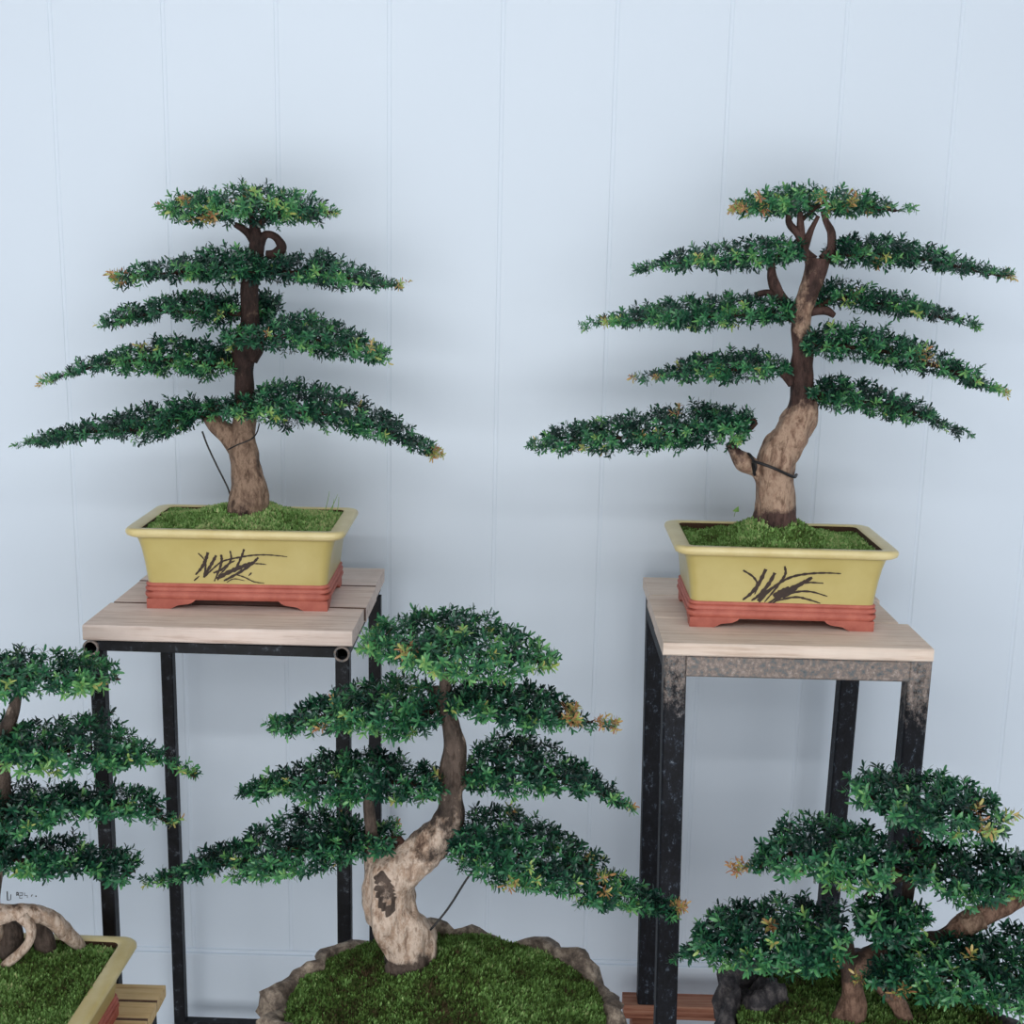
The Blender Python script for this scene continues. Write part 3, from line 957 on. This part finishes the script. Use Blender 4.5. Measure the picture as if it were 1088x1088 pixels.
tB = [[(562, 775, 46, .4), (562, 748, 43, .15), (562, 715, 40, .8), (563, 660, 41, 1.0), (575, 612, 42, 1.0), (600, 572, 38, .95), (622, 535, 34, .7), (622, 495, 27, .35), (620, 450, 24, .25), (622, 400, 23, .2), (616, 355, 21, .35), (626, 305, 22, .45), (640, 260, 21, .4), (651, 228, 23, .35), (654, 208, 27, .3)],
      [(540, 690, 14, .9), (528, 655, 18, .9), (500, 640, 20, .95), (482, 622, 15, .4), (466, 598, 9, .2)],
      [(642, 212, 12, 0), (624, 192, 11, 0), (614, 160, 9, 0), (594, 135, 7, 0), (590, 112, 5, 0)], [(624, 192, 10, 0), (618, 155, 9, 0), (616, 110, 5, 0)], [(624, 185, 9, 0), (638, 150, 6, 0), (654, 118, 4, 0)],
      [(664, 210, 12, 0), (680, 190, 10, 0), (682, 155, 8, 0), (670, 128, 6, 0), (662, 104, 4, 0)],
      [(605, 330, 14, .2), (582, 300, 12, .1), (566, 275, 12, .1), (556, 245, 10, 0), (556, 215, 6, 0)], [(570, 290, 9, .1), (545, 280, 8, 0), (520, 285, 6, 0)],
      [(640, 320, 10, .2), (670, 318, 9, .1), (688, 328, 6, 0)], [(600, 470, 12, .1), (585, 455, 8, 0), (570, 440, 6, 0)]]
trunk(tb_, tB, YB, BARK_B, cp=pB, s=0.5037)
bx = lambda x, y, r: (*pB(x, y), r)
kwB = dict(Y=YB, root_u=pB(630, 0)[0])
pad(tb_, cB([(466, 92, 115), (510, 70, 122), (560, 55, 122), (610, 47, 125), (660, 53, 122), (710, 62, 122), (760, 70, 122), (810, 84, 120), (862, 92, 108)]), bright=.15, gold=[(*pB(485, 105), .009), (*pB(525, 72), .009), (*pB(648, 85), .007), (*pB(672, 110), .009), (*pB(700, 90), .008), (*pB(540, 108), .006)], branch_from=bx(616, 130, .004), **kwB)
pad(tb_, cB([(260, 226, 244), (310, 208, 240), (360, 188, 238), (410, 180, 232), (460, 168, 240), (510, 165, 242), (560, 160, 230), (625, 170, 215)]), bright=.04, branch_from=bx(612, 200, .004), **kwB)
pad(tb_, cB([(665, 185, 222), (700, 162, 228), (750, 152, 235), (800, 155, 232), (850, 165, 228), (900, 180, 235), (950, 200, 245), (1000, 218, 250), (1064, 232, 258)]), bright=.02, gold=[(*pB(1054, 244), .010), (*pB(765, 205), .006)], branch_from=bx(672, 205, .004), **kwB)
pad(tb_, cB([(153, 342, 364), (200, 325, 355), (250, 312, 358), (300, 300, 358), (350, 290, 362), (400, 285, 365), (450, 280, 362), (500, 275, 355), (560, 285, 355), (607, 290, 340)]), bright=.06, gold=[(*pB(210, 342), .007)], branch_from=bx(610, 340, .006), **kwB)
pad(tb_, cB([(648, 270, 320), (700, 245, 318), (750, 258, 325), (800, 272, 332), (850, 285, 335), (900, 305, 345), (950, 325, 352), (992, 342, 362)]), dy=.02, branch_from=bx(640, 320, .005), **kwB)
pad(tb_, cB([(256, 456, 472), (310, 440, 468), (360, 425, 470), (410, 405, 470), (460, 400, 472), (510, 395, 472), (560, 405, 465), (597, 415, 450)]), gold=[(*pB(265, 463), .009), (*pB(315, 462), .006)], branch_from=bx(612, 440, .005), **kwB)
pad(tb_, cB([(618, 368, 405), (670, 342, 425), (720, 338, 430), (770, 345, 437), (820, 360, 447), (870, 380, 452), (920, 405, 465), (970, 430, 480), (1010, 460, 492), (1056, 476, 500)]), dy=-.03, bright=.04, gold=[(*pB(858, 412), .008), (*pB(965, 432), .009), (*pB(1042, 490), .008)], branch_from=bx(630, 395, .006), **kwB)
pad(tb_, cB([(38, 588, 614), (90, 565, 618), (140, 550, 620), (200, 545, 622), (260, 528, 622), (320, 520, 620), (380, 510, 615), (440, 508, 608), (490, 522, 610), (520, 532, 560)]), Y=YB, root_u=pB(490, 0)[0], gold=[(*pB(360, 530), .007), (*pB(165, 605), .006)], branch_from=bx(468, 602, .006))
pad(tb_, cB([(632, 475, 520), (680, 447, 532), (730, 452, 535), (780, 470, 545), (830, 490, 560), (880, 515, 555), (920, 545, 580), (982, 566, 592)]), dy=-.015, branch_from=bx(632, 500, .006), **kwB)
wire(tb_, [(520, 665, -.01), (516, 640, -.02), (522, 637, -.035), (560, 650, -.046), (600, 668, -.03), (608, 664, -.005)], YB, .0026, pB)
wire(tb_, [(500, 620, .02), (510, 622, -.012), (522, 645, -.018), (518, 662, -.01)], YB, .0024, pB)
# tiny seedling at the back of the moss
q = at(780, 549, YB + .06); q2 = at(782, 541, YB + .058)
b = MB(); tube(b, [(*q, .0005), (*((q + q2) / 2), .0005), (*q2, .0004)], 5, 3)
e = 0.0062
b.add([q2 + np.array(d) * e for d in ((-1, 0, -.6), (.1, -.3, -.75), (.9, 0, -.7), (.7, .1, .9), (0, .2, .3))], [(0, 1, 2, 3, 4)])
b.a = [0.62] * len(b.v)
b.build('seedling', MMOSS, tb_, attr='tint')

# ================================================================== rock-rimmed pots
def rock_pot(parent, cx, cy, zr, hw, hd, h, m, seed, lump=0.10, nl=11, wav=0.008, thick=0.026, extra=None):
    NA = 120
    def rad(th, k, z):
        p = (math.cos(th), math.sin(th))
        l = lump * (abs(math.sin(nl * th / 2 + seed + 0.8 * math.sin(3 * th + seed))) ** 0.7 - 0.5)
        q = Vector((p[0] * 3.5 + seed, p[1] * 3.5, z * 26))
        l += lump * 0.55 * noise.noise(q) + lump * 0.35 * noise.noise(q * 3.1)
        return l * k
    rings = []
    prof = [(0.72, -h, .3), (0.80, -h * .93, .5), (0.90, -h * .7, .8), (0.97, -h * .42, 1.0), (1.01, -h * .25, 1.1), (1.0, -h * .12, 1.1), (0.99, -.004, 1.0), (0.965, .004, .8), (0.93, .003, .6), (0.905, -.006, .5), (0.895, -.02, .4), (0.88, -.06, .2)]
    for s_, z, k in prof:
        r = []
        for j in range(NA):
            th = 2 * math.pi * j / NA
            l = rad(th, k, z)
            top = 0.0
            if z > -h * .5:
                w = min(1, (z + h * .5) / (h * .4))
                top = w * wav * (math.sin(nl * th / 2 + 1.3 + seed) + 0.8 * noise.noise(Vector((math.cos(th) * 4, math.sin(th) * 4, seed))) * 1.6)
                if extra: top += w * extra(th)
            ee = 0.012 * noise.noise(Vector((math.cos(th) * 14 + seed, math.sin(th) * 14, z * 60))) * min(1, k)
            ax = hw * s_ * (1 + l) + ee; ay = hd * s_ * (1 + l) + ee
            r.append((cx + ax * math.cos(th), cy + ay * math.sin(th), zr + z + top))
        rings.append(r)
    b = MB(); b.rings(rings, True, True)
    o = b.build('pot', m, parent, smooth=True)
    return o

def small_stand(label, x0, x1, y0, y1, z):
    s = thing('plant_stand', label, 'plant stand', ((x0 + x1) / 2, (y0 + y1) / 2, 0))
    n_ = 3
    for i in range(n_):
        a = y0 + (y1 - y0) * i / n_; c = y0 + (y1 - y0) * (i + 1) / n_ - .003
        wood_board('plank', x0, x1, a, c, z - .025, z, MWOOD, s)
    for x in (x0 + .03, x1 - .03):
        for y in (y0 + .03, y1 - .03):
            b = MB(); tube_box(b, (x, y, 0), (x, y, z - .0252), .025, .025); b.build('leg', MSTEEL, s)
    return s

# ---- centre
CXc, CYc = at(474, 1066, 1.595)[0], 1.595
ZRc = at(474, 1066, 1.595)[2]
tc_ = thing('potted_bonsai', 'bonsai with a pale S-curved trunk in an oval rock-like pot, front centre', 'bonsai', (CXc, CYc, ZRc - .15), GRP)
rock_pot(tc_, CXc, CYc, ZRc, 0.250, 0.204, 0.15, ROCK_C, 2.0, lump=0.15, nl=13, wav=0.011)
def moundC(lx, ly):
    return 0.030 * math.exp(-((lx + 0.02) / 0.11) ** 2 - ((ly - 0.07) / 0.10) ** 2) + 0.010 * (1 - (lx / .24) ** 2 - (ly / .19) ** 2)
moss_bed(tc_, None, CXc, CYc, 0, 0.232, 0.188, ZRc - 0.010, moundC, 9500, 0.0072, 0.48, 3.0, elliptical=True)
YC = 1.665
cC = conv(0.5515, 140, 620); pC = convp(0.5515, 140, 620)
tC = [[(530, 775, 50, .0), (532, 735, 47, .0), (540, 712, 46, .25), (528, 680, 50, 1.1), (504, 645, 50, 1.2), (490, 600, 48, 1.05), (500, 562, 47, .95), (545, 530, 40, .72), (585, 495, 38, .55), (612, 450, 29, .38), (616, 405, 23, .25), (618, 360, 23, .3), (624, 318, 24, .35), (614, 275, 18, .1), (604, 225, 14, .1), (606, 170, 10, 0)],
      [(475, 560, 30, .7), (464, 530, 18, .4), (462, 485, 14, .3), (458, 435, 12, .2), (455, 400, 8, 0)],
      [(612, 250, 10, .2), (596, 215, 14, .2), (575, 205, 8, .1)], [(618, 400, 14, .2), (640, 385, 10, .1), (660, 380, 7, 0)], [(600, 470, 14, .5), (630, 480, 12, .2), (660, 490, 8, 0)]]
trunk(tc_, tC, YC, BARK_C, cp=pC, s=0.5515, lump=0.26)
# dark hollow in the curve of the trunk: a raised scar of old wood
# old scar in the hollow of the curve: darker dead wood with a sunken grey heart
tr_c = [o for o in tc_.children if o.name.startswith('trunk')][0]
off = world_loc(tr_c)
att = tr_c.data.attributes['pale'].data
for k, vtx in enumerate(tr_c.data.vertices):
    p = np.array(vtx.co) + off
    if p[1] > YC: continue
    d = p - np.array([0, 0, CAMZ])
    u, v = 544 + F * (d @ CR) / (d @ CF), 544 - F * (d @ CU) / (d @ CF)
    ax = (u - (409 + (v - 950) * .22)) / 10.5; ay = (v - 950) / 24
    q = math.hypot(ax, ay) + 0.18 * noise.noise(Vector((u * .15, v * .15, 0)))
    if q < 1.0:
        att[k].value = 0.05 if q > .62 else 0.55
        vtx.co.y += 0.0045 * (1 - q)
bx = lambda x, y, r: (*pC(x, y), r)
kwC = dict(Y=YC, root_u=pC(612, 0)[0], leaf=1.06)
pad(tc_, cC([(446, 85, 135), (480, 62, 150), (530, 48, 165), (580, 42, 178), (640, 42, 186), (690, 55, 188), (740, 75, 186), (780, 103, 176), (820, 128, 160)]), bright=.13, wmax=.13, gold=[(*pC(452, 130), .007), (*pC(480, 152), .006), (*pC(520, 158), .007), (*pC(540, 105), .007), (*pC(690, 180), .009), (*pC(600, 155), .006)], branch_from=bx(605, 190, .006), **kwC)
pad(tc_, cC([(263, 258, 288), (310, 235, 298), (360, 215, 285), (410, 190, 290), (460, 175, 287), (520, 170, 303), (570, 180, 295), (602, 195, 278)]), bright=.07, wmax=.10, gold=[(*pC(370, 265), .006)], branch_from=bx(600, 225, .006), **kwC)
pad(tc_, cC([(596, 188, 262), (650, 180, 262), (700, 180, 275), (750, 185, 290), (800, 200, 285), (850, 230, 278), (890, 252, 288), (938, 260, 288)]), bright=.0, wmax=.10, gold=[(*pC(845, 240), .013), (*pC(900, 268), .010), (*pC(925, 275), .007)], branch_from=bx(605, 230, .006), **kwC)
pad(tc_, cC([(201, 395, 417), (250, 370, 418), (300, 350, 405), (350, 325, 425), (410, 318, 430), (470, 315, 425), (530, 335, 425), (575, 345, 420), (608, 360, 405)]), bright=.04, wmax=.10, gold=[(*pC(410, 425), .006)], branch_from=bx(615, 400, .006), **kwC)
pad(tc_, cC([(636, 345, 395), (660, 302, 405), (700, 285, 410), (750, 283, 415), (800, 303, 402), (850, 330, 415), (900, 365, 422), (940, 405, 438), (972, 425, 447)]), bright=.01, wmax=.10, branch_from=bx(625, 385, .006), **kwC)
pad(tc_, cC([(18, 563, 588), (80, 546, 582), (130, 515, 572), (180, 490, 565), (240, 460, 575), (300, 428, 575), (350, 428, 562), (400, 438, 552), (450, 465, 532), (518, 452, 520)]), bright=.04, wmax=.10, branch_from=bx(470, 535, .007), Y=YC, root_u=pC(470, 0)[0], leaf=1.06)
pad(tc_, cC([(612, 478, 540), (640, 442, 560), (690, 420, 575), (740, 423, 590), (790, 448, 597), (840, 478, 607), (890, 510, 632), (940, 545, 628), (990, 585, 642), (1030, 606, 652), (1068, 610, 636)]), bright=.05, wmax=.12, dy=-.02, gold=[(*pC(1055, 624), .011), (*pC(905, 545), .010), (*pC(800, 585), .006)], gold_rate=.03, branch_from=bx(615, 480, .007), **kwC)
wire(tc_, [(672, 535, -.01), (645, 570, -.015), (610, 625, -.02), (575, 668, -.03)], YC, .0017, pC, 'guy_wire')
b = MB()
for (u, v) in ((558, 1036), (497, 1063), (474, 1020)):
    q = at(u, v, 1.60); 
pst = small_stand('low wooden topped stand under the oval rock-like pot', CXc - .2, CXc + .2, CYc - .165, CYc + .165, ZRc - .15)

# ---- right front
ZRd = at(925, 1082, 1.60)[2]
CXd, CYd = at(925, 1082, 1.60)[0], 1.60
td_ = thing('potted_bonsai', 'spreading forked bonsai in a dark rocky pot at the lower right corner', 'bonsai', (CXd, CYd, ZRd - .14), GRP)
def extraD(th):
    d = lambda a, w: math.exp(-(((th - math.radians(a) + math.pi) % (2 * math.pi) - math.pi) / math.radians(w)) ** 2)
    return 0.030 * d(150, 17) + 0.022 * d(170, 14) + 0.012 * d(108, 14) - 0.022 * d(30, 30) - 0.004 * d(128, 6)
potD = rock_pot(td_, CXd, CYd, ZRd - .002, 0.215, 0.165, 0.158, ROCK_D, 5.0, lump=0.14, nl=11, wav=0.008, extra=extraD)
def rim_rock(u, v, Y, ru, rv, ry, sd):
    import bmesh
    c = at(u, v, Y); k = 1.85 / F
    bm = bmesh.new(); bmesh.ops.create_icosphere(bm, subdivisions=4, radius=1.0)
    b = MB()
    for q in bm.verts:
        n_ = q.co.normalized()
        d = 1 + .30 * noise.noise(n_ * 1.6 + Vector((sd, 0, 0))) + .16 * noise.noise(n_ * 4 + Vector((sd, 3, 0))) + .06 * noise.noise(n_ * 11 + Vector((0, sd, 0)))
        b.v.append((c[0] + n_[0] * d * ru * k, c[1] + n_[1] * d * ry, c[2] + n_[2] * d * rv * k)); b.a.append(0)
    b.f = [tuple(w.index for w in f.verts) for f in bm.faces]
    bm.free()
    return b.build('rim_rock', ROCK_D, potD, smooth=True)
rim_rock(808, 1086, 1.645, 34, 46, .040, 3.0)
rim_rock(842, 1056, 1.70, 20, 17, .030, 5.5)
rim_rock(882, 1058, 1.735, 34, 16, .026, 8.0)
def moundD(lx, ly):
    return 0.014 * (1 - (lx / .2) ** 2 - (ly / .15) ** 2)
moss_bed(td_, None, CXd, CYd, 0, 0.192, 0.148, ZRd - 0.012, moundD, 5200, 0.0075, 0.46, 12.0, elliptical=True)
YD = 1.60
cD = conv(0.3934, 660, 680); pD = convp(0.3934, 660, 680)
tD = [[(598, 1075, 44, .8), (606, 1037, 40, .75), (628, 975, 34, .6), (622, 915, 28, .5), (612, 860, 24, .3), (612, 815, 16, .1), (600, 780, 10, 0)],
      [(618, 925, 26, .5), (650, 878, 30, .5), (720, 842, 29, .45), (800, 815, 22, .35), (870, 800, 21, .35), (935, 762, 28, .7), (1000, 735, 27, .8), (1060, 705, 26, .6), (1120, 670, 22, .5)],
      [(690, 925, 16, .4), (715, 945, 20, .5), (745, 980, 22, .6), (775, 1030, 22, .6), (790, 1070, 22, .5)],
      [(725, 840, 20, .3, .03), (765, 740, 18, .1, .03), (780, 640, 16, .1, .03), (800, 540, 12, 0, .02), (820, 470, 8, 0, .02)],
      [(660, 700, 10, 0, .02), (700, 660, 10, 0, .02), (770, 640, 10, 0, .03)]]
trunk(td_, tD, YD, BARK_D, cp=pD, s=0.3934)
# bark tape wound round the right limb
b = MB()
Q = [(*at(*pD(x, y), YD), 30.5 * .3934 * 1.85 / F) for x, y in ((925, 772), (950, 757), (975, 747))]
tube(b, Q, 18, 6, .05, 60); b.a = [.9] * len(b.v)
b.build('bark_wrap', BARK_A, td_, smooth=True, attr='pale')
bx = lambda x, y, r: (*pD(x, y), r)
kwD = dict(Y=YD, leaf=1.18)
pad(td_, cD([(620, 370, 430), (660, 348, 472), (710, 340, 505), (770, 338, 525), (830, 343, 545), (890, 353, 548), (950, 370, 540), (1000, 398, 530), (1046, 425, 495)]), root_u=pD(810, 0)[0], bright=.06, wmax=.13, gold=[(*pD(1032, 450), .009), (*pD(935, 455), .007), (*pD(890, 540), .007)], branch_from=bx(805, 540, .006), **kwD)
pad(td_, cD([(292, 612, 642), (340, 590, 632), (380, 565, 632), (420, 532, 636), (470, 482, 642), (520, 468, 652), (570, 468, 668), (620, 475, 680), (680, 490, 672), (735, 510, 645)]), root_u=pD(730, 0)[0], bright=.07, wmax=.12, gold=[(*pD(308, 630), .014), (*pD(340, 618), .010), (*pD(730, 512), .007)], branch_from=bx(770, 640, .006), **kwD)
pad(td_, cD([(755, 565, 650), (820, 535, 672), (880, 540, 715), (940, 545, 722), (1000, 545, 712), (1060, 560, 695), (1120, 570, 690), (1170, 600, 670)]), root_u=pD(770, 0)[0], bright=.03, wmax=.12, dy=-.01, gold=[(*pD(1080, 572), .008)], branch_from=bx(780, 640, .006), **kwD)
pad(td_, cD([(122, 848, 874), (180, 815, 870), (220, 762, 872), (270, 712, 882), (330, 692, 890), (390, 702, 897), (450, 682, 902), (510, 690, 905), (560, 692, 888), (615, 700, 830)]), root_u=pD(612, 0)[0], bright=.03, wmax=.12, gold=[(*pD(238, 750), .007), (*pD(408, 762), .007), (*pD(325, 890), .005)], branch_from=bx(612, 830, .006), **kwD)
pad(td_, cD([(630, 730, 790), (680, 695, 822), (740, 690, 832), (800, 708, 785), (846, 728, 762)]), root_u=pD(720, 0)[0], wmax=.09, dy=-.02, branch_from=bx(720, 840, .006), **kwD)
pad(td_, cD([(636, 900, 938), (700, 872, 950), (760, 832, 957), (820, 812, 965), (880, 800, 980), (940, 792, 995), (1000, 782, 1005), (1060, 770, 1015), (1120, 770, 1005), (1170, 800, 960)]), root_u=pD(880, 0)[0], bright=.04, wmax=.12, dy=-.06, gold=[(*pD(752, 925), .010), (*pD(645, 915), .005)], branch_from=bx(870, 800, .006), **kwD)
small_stand('low wooden topped stand under the dark rocky pot', CXd - .17, CXd + .17, CYd - .14, CYd + .14, ZRd - .162)

# ---- left front
RBE = at(147, 993, 1.815)           # back right corner of the rim
SE, SDE, SHE = 1.12, 1.22, 0.92
hE = 0.1402 * SHE
zE = RBE[2] - hE
rotE = -0.02
CXe = RBE[0] - 0.1835 * SE + .004
CYe = RBE[1] - 0.1115 * SDE
te = thing('potted_bonsai', 'bonsai with arching exposed roots in a yellow pot, cut by the left edge', 'bonsai', (CXe, CYe, zE), GRP)
rect_pot(te, CXe, CYe, zE, rotE, SE, SDE, SHE)
def moundE(lx, ly):
    return 0.026 * math.exp(-((lx + .05) / .16) ** 2 - ((ly - .02) / .10) ** 2)
moss_bed(te, None, CXe, CYe, rotE, 0.158 * SE, 0.1115 * SDE - .0275 * SE * .62 - .008, zE + 0.128 * SHE, moundE, 5200, 0.0075, 0.52, 21.0)
YE = 1.70
cE = conv(0.3932, 0, 660); pE = convp(0.3932, 0, 660)
tE = [[(-70, 880, 60, .4), (-60, 810, 60, .7), (-40, 740, 42, .5), (-15, 620, 30, .3), (0, 500, 24, .1), (5, 400, 22, .1), (15, 310, 20, .3), (34, 250, 18, .4), (48, 200, 12, .2), (60, 150, 8, 0)],
      [(-60, 800, 34, .9), (0, 792, 26, 1), (70, 786, 22, 1.1, .01), (130, 802, 22, .9, .03), (175, 838, 21, 1, .055), (208, 870, 17, .9, .075), (228, 900, 14, .5, .085)],
      [(60, 795, 18, 1), (84, 830, 13, 1), (76, 872, 12, .9), (40, 908, 12, .9), (2, 938, 11, .8), (-20, 955, 9, .6)],
      [(90, 800, 16, .0, .05), (110, 840, 24, 0, .06), (125, 900, 30, 0, .06)], [(0, 810, 30, 0, .03), (28, 840, 30, 0, .03), (24, 920, 34, 0, .03)]]
trunk(te, tE, YE, BARK_C, cp=pE, s=0.3932)
bx = lambda x, y, r: (*pE(x, y), r)
kwE = dict(Y=YE, leaf=1.1, root_u=pE(10, 0)[0], wmax=.11)
pad(te, cE([(-200, 110, 170), (-130, 80, 180), (-60, 72, 190), (0, 70, 210), (50, 68, 215), (100, 74, 213), (150, 84, 206), (200, 82, 200), (250, 95, 200), (290, 118, 185), (318, 135, 168)]), bright=.10, branch_from=bx(48, 200, .006), **kwE)
pad(te, cE([(-260, 330, 380), (-160, 280, 395), (-60, 262, 400), (0, 265, 390), (60, 253, 400), (120, 250, 415), (180, 240, 415), (230, 228, 410), (280, 262, 405), (330, 298, 410), (380, 320, 392), (430, 343, 392), (480, 368, 408), (520, 398, 432), (550, 415, 444)]), bright=.07, gold=[(*pE(535, 432), .007), (*pE(335, 398), .007), (*pE(445, 355), .007)], branch_from=bx(8, 380, .006), **kwE)
pad(te, cE([(-260, 490, 540), (-160, 440, 555), (-60, 422, 560), (0, 425, 572), (60, 433, 590), (120, 438, 577), (180, 433, 547), (240, 443, 537), (300, 438, 547), (350, 440, 532), (400, 468, 542), (440, 506, 552), (487, 530, 564)]), bright=.04, gold=[(*pE(140, 548), .007), (*pE(308, 535), .006), (*pE(468, 548), .007)], branch_from=bx(0, 520, .006), **kwE)
pad(te, cE([(-240, 620, 670), (-150, 580, 680), (-60, 560, 680), (0, 570, 662), (60, 578, 695), (120, 580, 702), (180, 573, 692), (240, 598, 690), (290, 618, 692), (322, 608, 724), (358, 650, 702)]), gold=[(*pE(308, 712), .010)], dy=-.02, branch_from=bx(-15, 620, .006), **kwE)

# bench below the front left pot
q = at(176, 1046, 1.878)
be = thing('slatted_bench', 'pale yellow slatted wooden bench under the pot at the left edge', 'bench', (q[0] - .3, 1.69, 0))
for i in range(8):
    y1 = 1.878 - i * 0.0505
    wood_board('slat', q[0] - .62, q[0], y1 - .0492, y1, zE - .022, zE - .0002, MBENCH, be, .0008, seam_shade=True)
for x in (q[0] - .60, q[0] - .045):
    for y in (1.50, 1.855):
        b = MB(); b.box(x, x + .03, y - .015, y + .015, 0, zE - .0222 - .03); b.build('leg', MSTEEL, be)
    b = MB(); b.box(x, x + .03, 1.485, 1.870, zE - .0522, zE - .0222); b.build('bearer', MSTEEL, be)

# ------------------------------------------------------------------ light
w = bpy.data.worlds.new('room_light')
scn.world = w
w.use_nodes = True
nt = w.node_tree
nt.nodes.clear()
ow = nt.nodes.new('ShaderNodeOutputWorld'); bg = nt.nodes.new('ShaderNodeBackground')
tcn = nt.nodes.new('ShaderNodeTexCoord'); sep = nt.nodes.new('ShaderNodeSeparateXYZ'); rp = nt.nodes.new('ShaderNodeValToRGB')
mr = nt.nodes.new('ShaderNodeMapRange')
nt.links.new(tcn.outputs['Generated'], sep.inputs[0]); nt.links.new(sep.outputs[2], mr.inputs[0])
mr.inputs[1].default_value = -1; mr.inputs[2].default_value = 1
nt.links.new(mr.outputs[0], rp.inputs[0])
e = rp.color_ramp.elements
e[0].position = 0.30; e[0].color = (0.50, 0.515, 0.535, 1)
e[1].position = 0.95; e[1].color = (0.43, 0.455, 0.485, 1)
nt.links.new(rp.outputs[0], bg.inputs[0]); bg.inputs[1].default_value = 0.92
nt.links.new(bg.outputs[0], ow.inputs[0])

def lamp(name, loc, target, sx, sy, power, col=(1, .98, .95)):
    l = bpy.data.lights.new(name, 'AREA')
    l.shape = 'RECTANGLE'; l.size = sx; l.size_y = sy; l.energy = power; l.color = col
    o = bpy.data.objects.new(name, l); COL.objects.link(o)
    o.location = loc
    o.rotation_euler = (Vector(target) - Vector(loc)).to_track_quat('-Z', 'Y').to_euler()
    return o
# rows of ceiling tubes running along the wall, and an added fill light behind the camera to lift the lower wall
lamp('ceiling_tube', (-0.78, -0.30, 2.52), (-0.78, 2.2, 0.9), 0.20, 0.08, 1.8)
lamp('ceiling_tube', (-0.40, -0.30, 2.52), (-0.40, 2.2, 0.9), 3.6, 0.08, 14)
lamp('ceiling_tube', (-0.40, 0.67, 2.52), (-0.40, 2.2, 0.9), 3.6, 0.08, 3.5)
lamp('ceiling_tube', (-0.40, -1.60, 2.60), (-0.40, 2.2, 0.9), 3.6, 0.10, 5)
lamp('front_fill', (0.0, -2.15, 0.80), (0.0, 2.3, 0.15), 4.4, 1.6, 86, (1.0, 0.99, 0.98))

scn.view_settings.view_transform = 'Standard'
scn.view_settings.look = 'None'
scn.view_settings.gamma = 1.0
scn.view_settings.use_curve_mapping = False
scn.view_settings.exposure = 0.0
